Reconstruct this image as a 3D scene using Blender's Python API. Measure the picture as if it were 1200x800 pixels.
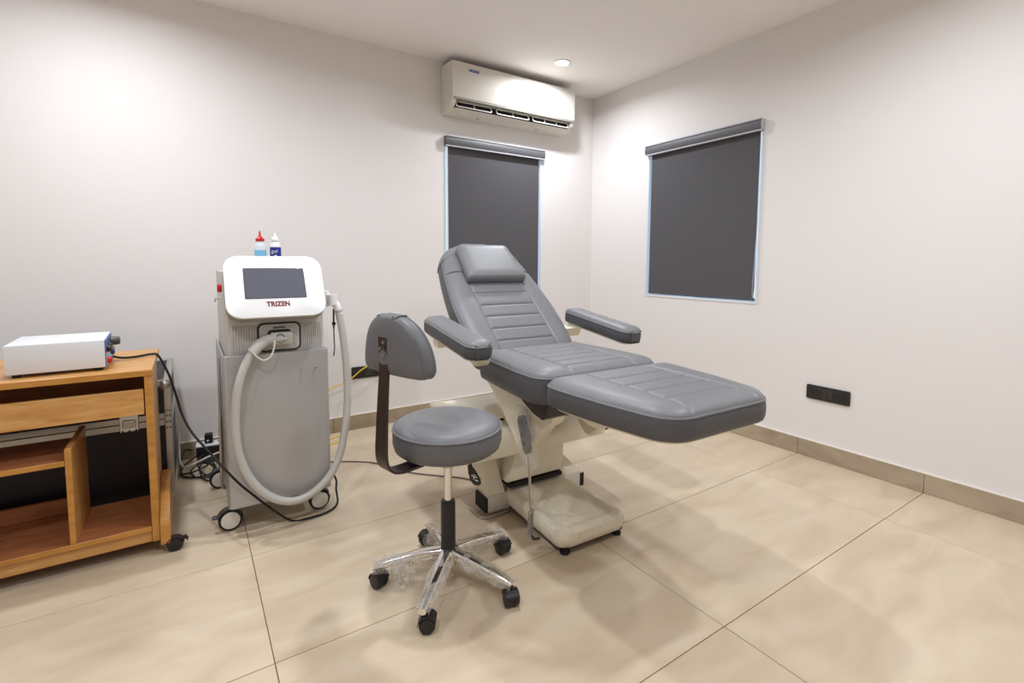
import bpy, bmesh, math, random
from mathutils import Vector, Matrix
random.seed(7)
scene = bpy.context.scene
for o in list(bpy.data.objects): bpy.data.objects.remove(o)
COL = scene.collection
R = math.radians

# ------------------------------------------------------------------ camera
cam_d = bpy.data.cameras.new('camera'); cam = bpy.data.objects.new('camera', cam_d); COL.objects.link(cam)
H = 1.13
yaw, pit, rol = R(33.3339), R(-4.4689), R(0.2765)
fw = Vector((math.sin(yaw)*math.cos(pit), math.cos(yaw)*math.cos(pit), math.sin(pit)))
rt = fw.cross(Vector((0, 0, 1))).normalized(); up = rt.cross(fw)
r2 = rt*math.cos(rol)+up*math.sin(rol); u2 = -rt*math.sin(rol)+up*math.cos(rol)
M = Matrix((r2, u2, -fw)).transposed().to_4x4(); M.translation = (0, 0, H)
cam.matrix_world = M
cam_d.sensor_width = 36; cam_d.lens = 576.165*36/1200; cam_d.shift_y = -47.7/1200
cam_d.clip_start = 0.02
scene.camera = cam

# ------------------------------------------------------------------ world, lights, exposure
W_ = bpy.data.worlds.new('world'); scene.world = W_; W_.use_nodes = True
bgn = W_.node_tree.nodes['Background']
bgn.inputs[0].default_value = (0.60, 0.77, 1.0, 1); bgn.inputs[1].default_value = 1.3
scene.view_settings.view_transform = 'Standard'; scene.view_settings.look = 'None'
scene.view_settings.gamma = 1; scene.view_settings.use_curve_mapping = False
scene.view_settings.exposure = 0.38
LAMP_W = 12.2
LAMP_COL = (0.868, 0.927, 1.0)
XR, YB, ZC = 3.013, 3.302, 2.548
XL, YF = -1.75, -2.75
LIGHTS = [(2.279, 2.829), (-0.32, 2.52), (2.05, 0.60), (-0.36, 0.60), (0.93, 1.72), (0.93, -0.45)]

# ------------------------------------------------------------------ materials
def lin(c):
    def f(v):
        v /= 255.0
        return v/12.92 if v <= .04045 else ((v+.055)/1.055)**2.4
    return (f(c[0]), f(c[1]), f(c[2]), 1)
MATS = {}
def mat(name, rgb, rough=.5, metal=0., vary=.05, scale=30., bump=0., bscale=200., spec=.5, coat=0., stretch=None):
    m = bpy.data.materials.new(name); m.use_nodes = True; nt = m.node_tree; b = nt.nodes['Principled BSDF']
    b.inputs['Roughness'].default_value = rough; b.inputs['Metallic'].default_value = metal
    b.inputs['Specular IOR Level'].default_value = spec; b.inputs['Coat Weight'].default_value = coat
    tc = nt.nodes.new('ShaderNodeTexCoord'); mp = nt.nodes.new('ShaderNodeMapping'); nt.links.new(tc.outputs['Object'], mp.inputs[0])
    if stretch: mp.inputs['Scale'].default_value = stretch
    nz = nt.nodes.new('ShaderNodeTexNoise'); nz.inputs['Scale'].default_value = scale; nz.inputs['Detail'].default_value = 4
    nt.links.new(mp.outputs[0], nz.inputs['Vector'])
    mx = nt.nodes.new('ShaderNodeMix'); mx.data_type = 'RGBA'
    c = lin(rgb); mx.inputs[6].default_value = tuple(max(0, v*(1-vary)) for v in c[:3])+(1,)
    mx.inputs[7].default_value = tuple(min(1, v*(1+vary)) for v in c[:3])+(1,)
    nt.links.new(nz.outputs['Fac'], mx.inputs[0]); nt.links.new(mx.outputs[2], b.inputs['Base Color'])
    if bump:
        n2 = nt.nodes.new('ShaderNodeTexNoise'); n2.inputs['Scale'].default_value = bscale; n2.inputs['Detail'].default_value = 3
        nt.links.new(tc.outputs['Object'], n2.inputs['Vector'])
        bp = nt.nodes.new('ShaderNodeBump'); bp.inputs['Strength'].default_value = bump; bp.inputs['Distance'].default_value = .002
        nt.links.new(n2.outputs['Fac'], bp.inputs['Height']); nt.links.new(bp.outputs[0], b.inputs['Normal'])
    MATS[name] = m
    return m
def ramp_mat(name, stops, rough, stretch, scale=4., detail=6., distort=0., use_random=False, bump=0.):
    """streaky two/three tone stone or wood"""
    m = bpy.data.materials.new(name); m.use_nodes = True; nt = m.node_tree; b = nt.nodes['Principled BSDF']
    b.inputs['Roughness'].default_value = rough
    tc = nt.nodes.new('ShaderNodeTexCoord'); mp = nt.nodes.new('ShaderNodeMapping'); mp.inputs['Scale'].default_value = stretch
    nt.links.new(tc.outputs['Object'], mp.inputs[0])
    vec = mp.outputs[0]
    if use_random:
        oi = nt.nodes.new('ShaderNodeObjectInfo'); ml = nt.nodes.new('ShaderNodeMath'); ml.operation = 'MULTIPLY'; ml.inputs[1].default_value = 37.
        nt.links.new(oi.outputs['Random'], ml.inputs[0])
        ad = nt.nodes.new('ShaderNodeVectorMath'); ad.operation = 'ADD'; nt.links.new(mp.outputs[0], ad.inputs[0]); nt.links.new(ml.outputs[0], ad.inputs[1]); vec = ad.outputs[0]
    nz = nt.nodes.new('ShaderNodeTexNoise'); nz.inputs['Scale'].default_value = scale; nz.inputs['Detail'].default_value = detail; nz.inputs['Distortion'].default_value = distort
    nt.links.new(vec, nz.inputs['Vector'])
    cr = nt.nodes.new('ShaderNodeValToRGB'); el = cr.color_ramp.elements
    while len(el) < len(stops): el.new(.5)
    for e, (p, c) in zip(el, stops): e.position = p; e.color = lin(c)
    nt.links.new(nz.outputs['Fac'], cr.inputs[0]); nt.links.new(cr.outputs[0], b.inputs['Base Color'])
    if bump:
        bp = nt.nodes.new('ShaderNodeBump'); bp.inputs['Strength'].default_value = bump; bp.inputs['Distance'].default_value = .002
        nt.links.new(nz.outputs['Fac'], bp.inputs['Height']); nt.links.new(bp.outputs[0], b.inputs['Normal'])
    MATS[name] = m
    return m
def film_mat(name, rgb, alpha, rough, bscale, bump, da):
    m = bpy.data.materials.new(name); m.use_nodes = True; nt = m.node_tree; nt.nodes.remove(nt.nodes['Principled BSDF'])
    out = nt.nodes['Material Output']
    tr = nt.nodes.new('ShaderNodeBsdfTransparent'); gl = nt.nodes.new('ShaderNodeBsdfPrincipled'); gl.inputs['Base Color'].default_value = lin(rgb); gl.inputs['Roughness'].default_value = rough
    tc = nt.nodes.new('ShaderNodeTexCoord'); vo = nt.nodes.new('ShaderNodeTexVoronoi'); vo.inputs['Scale'].default_value = bscale
    nt.links.new(tc.outputs['Object'], vo.inputs['Vector'])
    bp = nt.nodes.new('ShaderNodeBump'); bp.inputs['Strength'].default_value = bump; bp.inputs['Distance'].default_value = .004
    nt.links.new(vo.outputs['Distance'], bp.inputs['Height']); nt.links.new(bp.outputs[0], gl.inputs['Normal'])
    mr = nt.nodes.new('ShaderNodeMapRange'); mr.inputs[1].default_value = 0.; mr.inputs[2].default_value = .6
    mr.inputs[3].default_value = alpha-da; mr.inputs[4].default_value = alpha+da*1.4
    nt.links.new(vo.outputs['Distance'], mr.inputs[0])
    mx = nt.nodes.new('ShaderNodeMixShader'); nt.links.new(mr.outputs[0], mx.inputs[0]); nt.links.new(tr.outputs[0], mx.inputs[1]); nt.links.new(gl.outputs[0], mx.inputs[2])
    nt.links.new(mx.outputs[0], out.inputs['Surface']); MATS[name] = m
    return m
def emit_mat(name, col, strength):
    m = bpy.data.materials.new(name); m.use_nodes = True; nt = m.node_tree; b = nt.nodes['Principled BSDF']
    b.inputs['Emission Color'].default_value = col+(1,); b.inputs['Emission Strength'].default_value = strength
    MATS[name] = m; return m

mat('wall_paint', (236, 231, 228), .75, vary=.012, scale=3., bump=.05, bscale=300, spec=.25)
mat('ceiling_paint', (250, 244, 242), .8, vary=.012, scale=3., spec=.2)
ramp_mat('floor_tile', [(.25, (194, 173, 145)), (.5, (208, 189, 162)), (.78, (218, 201, 177))], .34, (1.2, 3.6, 1), 2.2, 9., .7, True)
mat('grout', (122, 92, 58), .9)
ramp_mat('skirting_tile', [(.3, (156, 138, 115)), (.55, (177, 160, 137)), (.75, (188, 172, 149))], .35, (1.2, 1.2, 3), 3., 6., .6, True)
mat('caulk', (232, 224, 214), .7)
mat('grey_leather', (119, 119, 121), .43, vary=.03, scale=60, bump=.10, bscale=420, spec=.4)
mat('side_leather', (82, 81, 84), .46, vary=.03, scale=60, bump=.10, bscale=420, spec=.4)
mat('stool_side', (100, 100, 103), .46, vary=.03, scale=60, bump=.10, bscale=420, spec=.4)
mat('pipe_grey', (116, 117, 120), .5)
mat('dark_gap', (26, 24, 24), .7)
mat('cream_plastic', (238, 229, 208), .38, vary=.02)
ramp_mat('tray_plastic', [(.35, (232, 221, 197)), (.6, (242, 234, 216))], .3, (5, 2.5, 5), 4., 5., 2.)
mat('olive_cap', (120, 112, 92), .5)
mat('black_plastic', (24, 22, 24), .42, vary=.1)
mat('black_rubber', (20, 19, 20), .7, vary=.1)
mat('black_steel', (44, 32, 32), .35, vary=.1, spec=.5)
mat('chrome', (225, 222, 218), .14, 1., vary=.02)
mat('steel', (190, 187, 182), .32, 1., vary=.04)
mat('alu', (186, 182, 176), .38, .75, vary=.06, scale=14)
mat('white_plastic', (238, 238, 238), .35, vary=.01)
mat('head_white', (246, 246, 246), .25, vary=.005, coat=.3)
mat('warm_white', (224, 219, 209), .38, vary=.012)
mat('silver_paint', (176, 174, 173), .36, .35, vary=.02, scale=8)
mat('beige_grey', (196, 192, 187), .45, vary=.02)
mat('beige_dark', (150, 144, 136), .5, vary=.02)
mat('screen_glass', (96, 98, 110), .12, vary=.03, spec=.6)
mat('brand_red', (120, 26, 20), .5)
mat('red_plastic', (196, 28, 30), .35)
mat('hose_grey', (190, 187, 180), .45, vary=.03)
mat('blind_fabric', (92, 90, 93), .85, vary=.03, scale=400, bump=.1, bscale=900, spec=.15)
mat('blind_rail', (98, 97, 100), .5, vary=.03)
mat('rail_trim', (196, 196, 200), .4)
mat('frame_white', (225, 230, 236), .4)
mat('case_black', (20, 14, 24), .5, vary=.1, scale=200, bump=.15, bscale=600)
ramp_mat('wood', [(.3, (186, 130, 68)), (.5, (203, 149, 84)), (.72, (214, 164, 100))], .38, (1.2, 9, 9), 5., 6., .8)
ramp_mat('wood_edge', [(.3, (176, 118, 48)), (.6, (196, 138, 62))], .42, (2, 8, 8), 6., 4., .4)
ramp_mat('wood_red', [(.3, (150, 92, 56)), (.6, (172, 110, 70))], .4, (1.5, 8, 8), 5., 5., .6)
mat('box_white', (226, 227, 231), .45, vary=.01)
mat('panel_blue', (88, 108, 168), .45)
mat('remote_grey', (66, 72, 80), .4, vary=.2, scale=90)
mat('knob_grey', (74, 72, 74), .4)
mat('yellow', (232, 196, 30), .45)
mat('yellow_cord', (226, 190, 40), .5)
mat('grey_cord', (112, 106, 98), .6)
mat('lead_grey', (158, 150, 136), .5)
mat('white_cord', (214, 208, 198), .5)
mat('gel_blue', (126, 192, 226), .3, vary=.03)
mat('clear_plastic', (222, 230, 234), .25)
mat('label_blue', (28, 46, 140), .4)
mat('label_cyan', (86, 164, 214), .4)
mat('print_white', (240, 240, 244), .5)
mat('socket_black', (40, 36, 36), .38, vary=.05)
mat('socket_module', (56, 51, 50), .42, vary=.05)
film_mat('bubble_wrap', (240, 235, 226), .22, .12, 190, .8, .08)
film_mat('thin_film', (240, 235, 226), .15, .12, 45, .8, .06)
emit_mat('lamp_glow', (1.0, .97, .92), 14.)
def glass_pane():
    m = bpy.data.materials.new('pane_glass'); m.use_nodes = True; nt = m.node_tree; nt.nodes.remove(nt.nodes['Principled BSDF'])
    tr = nt.nodes.new('ShaderNodeBsdfTransparent'); tr.inputs[0].default_value = (.92, .95, .97, 1); gl = nt.nodes.new('ShaderNodeBsdfGlossy'); gl.inputs['Roughness'].default_value = .03
    mx = nt.nodes.new('ShaderNodeMixShader'); mx.inputs[0].default_value = .08
    nt.links.new(tr.outputs[0], mx.inputs[1]); nt.links.new(gl.outputs[0], mx.inputs[2]); nt.links.new(mx.outputs[0], nt.nodes['Material Output'].inputs['Surface'])
    MATS['pane_glass'] = m
glass_pane()

# ------------------------------------------------------------------ mesh helpers
def obj(name, bm, m, parent=None, smooth=True, ang=38):
    bmesh.ops.recalc_face_normals(bm, faces=bm.faces[:])
    if smooth:
        for f in bm.faces: f.smooth = True
        a = R(ang)
        for e in bm.edges:
            if len(e.link_faces) == 2 and e.calc_face_angle(0) > a: e.smooth = False
    me = bpy.data.meshes.new(name); bm.to_mesh(me); bm.free()
    me.materials.append(MATS[m])
    o = bpy.data.objects.new(name, me); COL.objects.link(o)
    if parent: o.parent = parent
    return o
def thing(name, label, cat, loc=(0, 0, 0), rz=0., group=None):
    o = bpy.data.objects.new(name, None); COL.objects.link(o); o.empty_display_size = .05
    o.location = loc; o.rotation_euler = (0, 0, rz); return tag(o, label, cat, group)
def tag(o, label, cat, group=None):
    o['label'] = label; o['category'] = cat
    if group: o['group'] = group
    return o
def struct(o, label=None):
    o['kind'] = 'structure'
    if label: o['label'] = label; 
    return o
B = bmesh.new
def box(bm, a, b, bev=0., seg=2):
    x0, x1 = sorted((a[0], b[0])); y0, y1 = sorted((a[1], b[1])); z0, z1 = sorted((a[2], b[2]))
    r = bmesh.ops.create_cube(bm, size=1.0, matrix=Matrix.Translation(((x0+x1)/2, (y0+y1)/2, (z0+z1)/2)) @ Matrix.Diagonal((x1-x0, y1-y0, z1-z0, 1)))
    if bev:
        es = list({e for v in r['verts'] for e in v.link_edges})
        bmesh.ops.bevel(bm, geom=es, offset=bev, segments=seg, profile=.5, affect='EDGES')
    return bm
def boxo(name, a, b, m, parent=None, bev=0., seg=2):
    return obj(name, box(B(), a, b, bev, seg), m, parent)
def cyl(bm, p0, p1, r0, r1=None, seg=24, caps=True):
    p0 = Vector(p0); p1 = Vector(p1); r1 = r0 if r1 is None else r1
    d = (p1-p0); n = d.normalized(); a = n.orthogonal().normalized(); b = n.cross(a)
    A = []; C = []
    for i in range(seg):
        t = 2*math.pi*i/seg; w = a*math.cos(t)+b*math.sin(t)
        A.append(bm.verts.new(p0+w*r0)); C.append(bm.verts.new(p1+w*r1))
    for i in range(seg):
        j = (i+1) % seg; bm.faces.new((A[i], A[j], C[j], C[i]))
    if caps: bm.faces.new(A[::-1]); bm.faces.new(C)
    return bm
def lathe(bm, prof, c=(0, 0, 0), seg=40, axis='Z', caps=True):
    c = Vector(c); rings = []
    for (r, h) in prof:
        ring = []
        for i in range(seg):
            t = 2*math.pi*i/seg; x, y = r*math.cos(t), r*math.sin(t)
            p = {'Z': (x, y, h), 'X': (h, x, y), 'Y': (x, h, y)}[axis]
            ring.append(bm.verts.new(c+Vector(p)))
        rings.append(ring)
    for A, C in zip(rings, rings[1:]):
        for i in range(seg):
            j = (i+1) % seg; bm.faces.new((A[i], A[j], C[j], C[i]))
    if caps: bm.faces.new(rings[0][::-1]); bm.faces.new(rings[-1])
    return bm
def prism(bm, pts, d, bev=0., seg=2):
    """closed polygon pts (3D) extruded by vector d"""
    d = Vector(d); A = [bm.verts.new(p) for p in pts]; C = [bm.verts.new(Vector(p)+d) for p in pts]
    n = len(A); fs = [bm.faces.new(A[::-1]), bm.faces.new(C)]
    for i in range(n):
        j = (i+1) % n; fs.append(bm.faces.new((A[i], A[j], C[j], C[i])))
    if bev:
        es = list({e for f in fs[:2] for e in f.edges})
        bmesh.ops.bevel(bm, geom=es, offset=bev, segments=seg, profile=.5, affect='EDGES')
    return bm
def smooth_path(pts, n=8, closed=False):
    P = [Vector(p) for p in pts]; out = []; N = len(P)
    for i in range(N if closed else N-1):
        p1, p2 = P[i], P[(i+1) % N]
        p0 = P[i-1] if (i > 0 or closed) else p1*2-p2
        p3 = P[(i+2) % N] if (i+2 < N or closed) else p2*2-p1
        for k in range(n):
            t = k/n
            out.append(.5*((2*p1)+(p2-p0)*t+(2*p0-5*p1+4*p2-p3)*t*t+(3*p1-p0-3*p2+p3)*t*t*t))
    if not closed: out.append(P[-1])
    return out
def tube(bm, path, r, seg=10, closed=False, ribs=0.):
    P = [Vector(p) for p in path]; N = len(P)
    T = []
    for i in range(N):
        a = P[i-1] if (i > 0 or closed) else P[i]; b = P[(i+1) % N] if (i < N-1 or closed) else P[i]
        T.append((b-a).normalized())
    nrm = T[0].orthogonal().normalized(); rings = []
    for i in range(N):
        nrm = (nrm-T[i]*nrm.dot(T[i])).normalized(); bn = T[i].cross(nrm)
        rr = r if not callable(r) else r(i/(N-1))
        if ribs and i % 2: rr *= 1-ribs
        rings.append([bm.verts.new(P[i]+(nrm*math.cos(2*math.pi*k/seg)+bn*math.sin(2*math.pi*k/seg))*rr) for k in range(seg)])
    for i in range(N if closed else N-1):
        A, C = rings[i], rings[(i+1) % N]
        sh = 0
        if closed and i == N-1:
            sh = min(range(seg), key=lambda s: (A[0].co-C[s].co).length)
        for k in range(seg):
            j = (k+1) % seg; bm.faces.new((A[k], A[j], C[(j+sh) % seg], C[(k+sh) % seg]))
    if not closed: bm.faces.new(rings[0][::-1]); bm.faces.new(rings[-1])
    return bm
def rrect(w, h, r, n=6, cx=0., cy=0.):
    out = []
    for sx, sy, a0 in ((1, 1, 0), (-1, 1, 90), (-1, -1, 180), (1, -1, 270)):
        for k in range(n+1):
            a = R(a0+90*k/n); out.append((cx+sx*(w/2-r)+r*math.cos(a), cy+sy*(h/2-r)+r*math.sin(a)))
    return out
def text(name, s, size, m, parent, mw, ext=.0006, offset=0., sx=1.):
    cu = bpy.data.curves.new(name, 'FONT'); cu.body = s; cu.size = size; cu.align_x = 'CENTER'; cu.align_y = 'CENTER'; cu.extrude = ext; cu.offset = offset; cu.resolution_u = 4; cu.space_character = 1.06
    t = bpy.data.objects.new(name+'_curve', cu); COL.objects.link(t)
    dg = bpy.context.evaluated_depsgraph_get(); me = bpy.data.meshes.new_from_object(t.evaluated_get(dg))
    bpy.data.objects.remove(t); bpy.data.curves.remove(cu)
    me.transform(mw @ Matrix.Diagonal((sx, 1, 1, 1))); me.materials.clear(); me.materials.append(MATS[m]); me.name = name
    o = bpy.data.objects.new(name, me); COL.objects.link(o); o.parent = parent
    return o
def frame(o, ex, ey, ez):
    m = Matrix((Vector(ex).normalized(), Vector(ey).normalized(), Vector(ez).normalized())).transposed().to_4x4(); m.translation = Vector(o); return m
def interp(tab, x):
    if x <= tab[0][0]: return tab[0][1]
    for (a, fa), (b, fb) in zip(tab, tab[1:]):
        if x <= b:
            t = (x-a)/(b-a); return fa+(fb-fa)*t
    return tab[-1][1]
def cushion(name, parent, mw, l0, l1, wfun, T, crown, m, rad=.05, rows=46, vin=.16, cross=(), vg=(), lgr=None, gd=.006, gw=.006, back=0., pipe=.0035, warp=None, pm='pipe_grey', bulge=.006, puff=0., pname='piping', sm=None):
    """upholstered pad: l = length, v = width, n = height over the piping. cross = seams at constant l, vg = seams at constant v"""
    ls = set()
    for i in range(rows+1):
        t = i/rows; s = .5-.5*math.cos(math.pi*t); ls.add(round(l0+(l1-l0)*(.22*t+.78*s), 5))
    for c in cross:
        for k in (-2.2, -1.2, -.5, 0, .5, 1.2, 2.2): ls.add(round(c+k*gw, 5))
    for g in (lgr or []): ls.add(round(g, 5))
    ls = sorted(x for x in ls if l0 <= x <= l1)
    # inner columns fixed in v, outer columns reach the edge
    cols = [-vin+2*vin*i/14 for i in range(15)]
    for g in vg:
        for k in (-2.2, -1.2, -.5, 0, .5, 1.2, 2.2): cols.append(g+k*gw)
    cols = sorted(set(round(c, 5) for c in cols)); vm = max(abs(cols[0]), abs(cols[-1]))
    no = 9
    outl = []
    for x in ls: outl.append((x, wfun(x)))
    poly = [(x, w) for x, w in outl]+[(x, -w) for x, w in outl[::-1]]
    segs = list(zip(poly, poly[1:]+poly[:1]))
    def dist(x, v):
        best = 9.
        for (ax, ay), (bx, by) in segs:
            dx, dy = bx-ax, by-ay; q = dx*dx+dy*dy
            t = 0 if q < 1e-12 else max(0, min(1, ((x-ax)*dx+(v-ay)*dy)/q))
            ex, ey = ax+dx*t-x, ay+dy*t-v; best = min(best, ex*ex+ey*ey)
        return math.sqrt(best)
    vmax = max(abs(g) for g in vg) if vg else 9.
    def height(x, v, cr, grooves):
        d = dist(x, v); q = min(d/rad, 1.); h = cr*math.sqrt(max(0, 1-(1-q)**2))
        if grooves:
            g = 0.
            if abs(v) <= vmax+.001:
                for c in cross: g = max(g, math.exp(-((x-c)/gw)**2))
            for c in vg:
                if lgr is None or lgr[0] <= x <= lgr[1]: g = max(g, .9*math.exp(-((v-c)/gw)**2))
            h -= gd*g*min(1, d/.02)
        return h
    bm = B(); top = []; bot = []
    def P(x, v, n):
        if warp: x, v, n = warp(x, v, n)
        return mw @ Vector((x, v, n))
    for x, w in outl:
        s = min(1., max(.05, (w-.012))/vm)
        vs = [c*s for c in cols]; inner = vm*s
        ext = [inner+(w-inner)*(1-(1-k/no)**1.6) for k in range(1, no+1)]
        vs = [-e for e in ext[::-1]]+vs+ext
        top.append([bm.verts.new(P(x, v, height(x, v, crown, True))) for v in vs])
        bot.append((x, vs))
    nr, nc = len(top), len(top[0])
    for i in range(nr-1):
        for j in range(nc-1): bm.faces.new((top[i][j], top[i][j+1], top[i+1][j+1], top[i+1][j]))
    idx = [(0, j) for j in range(nc)]+[(i, nc-1) for i in range(1, nr)]+[(nr-1, j) for j in range(nc-2, -1, -1)]+[(i, 0) for i in range(nr-2, 0, -1)]
    loop2 = [(bot[i][0], bot[i][1][j]) for i, j in idx]; N = len(idx)
    nor = []
    for k in range(N):
        a = loop2[k-3]; b = loop2[(k+3) % N]; t = Vector((b[0]-a[0], b[1]-a[1])); t = t.normalized() if t.length > 1e-9 else Vector((0, 1)); nor.append((-t.y, t.x))
    cx = sum(p[0] for p in loop2)/N
    sg = sum(n[0]*(p[0]-cx)+n[1]*p[1] for n, p in zip(nor, loop2)); sg = 1 if sg > 0 else -1
    prev = [top[i][j] for i, j in idx]
    for fr, off in ((.06, .5), (.25, 1.), (.5, 1.15), (.75, .9), (.93, .2), (1., -.8)):
        ring = [bm.verts.new(P(p[0]+sg*n[0]*off*bulge, p[1]+sg*n[1]*off*bulge, -T*fr)) for p, n in zip(loop2, nor)]
        for k in range(N):
            q = (k+1) % N; bm.faces.new((prev[k], prev[q], ring[q], ring[k]))
        prev = ring
    if back:
        lim = {ij: v for ij, v in zip(idx, prev)}; g2 = []
        for i in range(nr):
            row = []
            for j in range(nc):
                if (i, j) in lim: row.append(lim[(i, j)])
                else:
                    x, v = bot[i][0], bot[i][1][j]; row.append(bm.verts.new(P(x, v, -T-height(x, v, back, False))))
            g2.append(row)
        for i in range(nr-1):
            for j in range(nc-1): bm.faces.new((g2[i][j], g2[i+1][j], g2[i+1][j+1], g2[i][j+1]))
    else:
        bm.faces.new(prev)
    nt = (nr-1)*(nc-1); bm.faces.ensure_lookup_table()
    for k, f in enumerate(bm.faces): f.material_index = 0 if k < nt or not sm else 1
    o = obj(name, bm, m, parent, ang=60)
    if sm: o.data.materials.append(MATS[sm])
    if pipe:
        path = [P(p[0]+sg*n[0]*.002, p[1]+sg*n[1]*.002, -.001) for p, n in zip(loop2, nor)]
        clean = [path[0]]
        for p in path[1:]:
            if (p-clean[-1]).length > .006: clean.append(p)
        obj(pname, tube(B(), clean, pipe, 6, closed=True), pm, o)
    return o

# ------------------------------------------------------------------ room shell
TX, TY = 1.1945, .6057
fb = boxo('floor', (XL-.15, YF-.15, -.12), (XR+.15, YB+.15, -.0025), 'grout'); struct(fb, 'floor of large cream marble-look tiles with thin brown joints')
g = .0013
xs = [.1615+TX*k for k in range(-3, 4)]; ys = [.8465+TY*k for k in range(-7, 6)]
tile_meshes = {}
for i in range(len(xs)):
    for j in range(len(ys)):
        x0, x1 = max(xs[i], XL), min(xs[i]+TX, XR); y0, y1 = max(ys[j], YF), min(ys[j]+TY, YB)
        if x1-x0 < .015 or y1-y0 < .015: continue
        key = (round(x1-x0, 3), round(y1-y0, 3))
        if key not in tile_meshes:
            t = obj('tile', box(B(), (-(x1-x0)/2+g, -(y1-y0)/2+g, -.012), ((x1-x0)/2-g, (y1-y0)/2-g, 0), .0008, 1), 'floor_tile', fb); tile_meshes[key] = t.data
        else:
            t = bpy.data.objects.new('tile', tile_meshes[key]); COL.objects.link(t); t.parent = fb
        t.location = ((x0+x1)/2, (y0+y1)/2, 0)
# window openings
WB = (1.583, 2.452, .878, 2.034)     # back wall: x0,x1,z0,z1
WR = (1.752, 2.660, .878, 2.020)     # right wall: y0,y1,z0,z1
TH = .15
bm = B()
for a, b in (((XL-TH, YB, 0), (WB[0], YB+TH, ZC)), ((WB[1], YB, 0), (XR+TH, YB+TH, ZC)), ((WB[0], YB, 0), (WB[1], YB+TH, WB[2])), ((WB[0], YB, WB[3]), (WB[1], YB+TH, ZC))): box(bm, a, b)
bmesh.ops.remove_doubles(bm, verts=bm.verts[:], dist=1e-5)
struct(obj('wall_back', bm, 'wall_paint', smooth=False), 'plain off-white painted wall behind the machine and air conditioner')
bm = B()
for a, b in (((XR, YF-TH, 0), (XR+TH, WR[0], ZC)), ((XR, WR[1], 0), (XR+TH, YB, ZC)), ((XR, WR[0], 0), (XR+TH, WR[1], WR[2])), ((XR, WR[0], WR[3]), (XR+TH, WR[1], ZC))): box(bm, a, b)
struct(obj('wall_right', bm, 'wall_paint', smooth=False), 'plain off-white painted wall right of the treatment chair')
struct(boxo('wall_left', (XL-TH, YF-TH, 0), (XL, YB, ZC), 'wall_paint'), 'off-white side wall out of view on the left')
struct(boxo('wall_front', (XL, YF-TH, 0), (XR, YF, ZC), 'wall_paint'), 'off-white wall behind the viewer')
# ceiling with round cut-outs is not needed: lamps sit in a shallow rim under it
struct(boxo('ceiling', (XL-TH, YF-TH, ZC), (XR+TH, YB+TH, ZC+.1), 'ceiling_paint'), 'flat pale ceiling with recessed downlights')
# skirting
SK = .098
bb = boxo('baseboard_back', (XL, YB-.004, 0.001), (XR, YB, SK-.003), 'caulk'); struct(bb, 'beige tile skirting along the back wall')
obj('caulk_line', box(B(), (XL, YB-.012, SK), (XR-.012, YB, SK+.004)), 'caulk', bb)
x = XL
for k in range(9):
    a = max(XL, .1615+TX*(k*.5-1.5)); b = min(XR-.012, .1615+TX*((k+1)*.5-1.5))
    if b-a > .02: boxo('skirting_tile', (a+.001, YB-.012, .001), (b-.001, YB-.002, SK), 'skirting_tile', bb, .001, 1)
br = boxo('baseboard_right', (XR-.004, YF, 0.001), (XR, YB-.012, SK-.003), 'caulk'); struct(br, 'beige tile skirting along the right wall')
obj('caulk_line', box(B(), (XR-.012, YF, SK), (XR, YB-.012, SK+.004)), 'caulk', br)
for y in ys:
    a, b = max(y, YF), min(y+TY, YB-.013)
    if b-a > .02: boxo('skirting_tile', (XR-.012, a+.001, .001), (XR-.002, b-.001, SK), 'skirting_tile', br, .001, 1)
# windows: aluminium frame and pane inside the opening
def window(name, mp, w, z0, z1, lab):
    """mp(a, d, z): a along the wall 0..w, d depth into the wall"""
    def bx(bm, a0, a1, d0, d1, q0, q1): return box(bm, mp(a0, d0, q0), mp(a1, d1, q1), .0015, 1)
    bm = B(); t = .022
    for (a0, a1, q0, q1) in ((0, t, z0, z1), (w-t, w, z0, z1), (t, w-t, z0, z0+t), (t, w-t, z1-t, z1)): bx(bm, a0, a1, .075, .125, q0, q1)
    bx(bm, w/2-.02, w/2+.02, .08, .12, z0+t, z1-t)
    o = struct(obj(name, bm, 'frame_white'), lab)
    for s in (0, 1):
        a0 = t if s == 0 else w/2+.02; a1 = w/2-.02 if s == 0 else w-t
        obj('pane', bx(B(), a0, a1, .097, .102, z0+t, z1-t), 'pane_glass', o)
    bm = B(); e = .008
    for (a0, a1, q0, q1) in ((-e, e, z0-e, z1), (w-e, w+e, z0-e, z1), (e, w-e, z0-e, z0+e)): bx(bm, a0, a1, -.004, .05, q0, q1)
    obj('trim', bm, 'frame_white', o)
    return o
window('window_1', lambda a, d, z: (WB[0]+a, YB+d, z), WB[1]-WB[0], WB[2], WB[3], 'white framed window behind the dark blind under the air conditioner')
window('window_2', lambda a, d, z: (XR+d, WR[1]-a, z), WR[1]-WR[0], WR[2], WR[3], 'white framed window behind the dark blind on the right wall')
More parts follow.
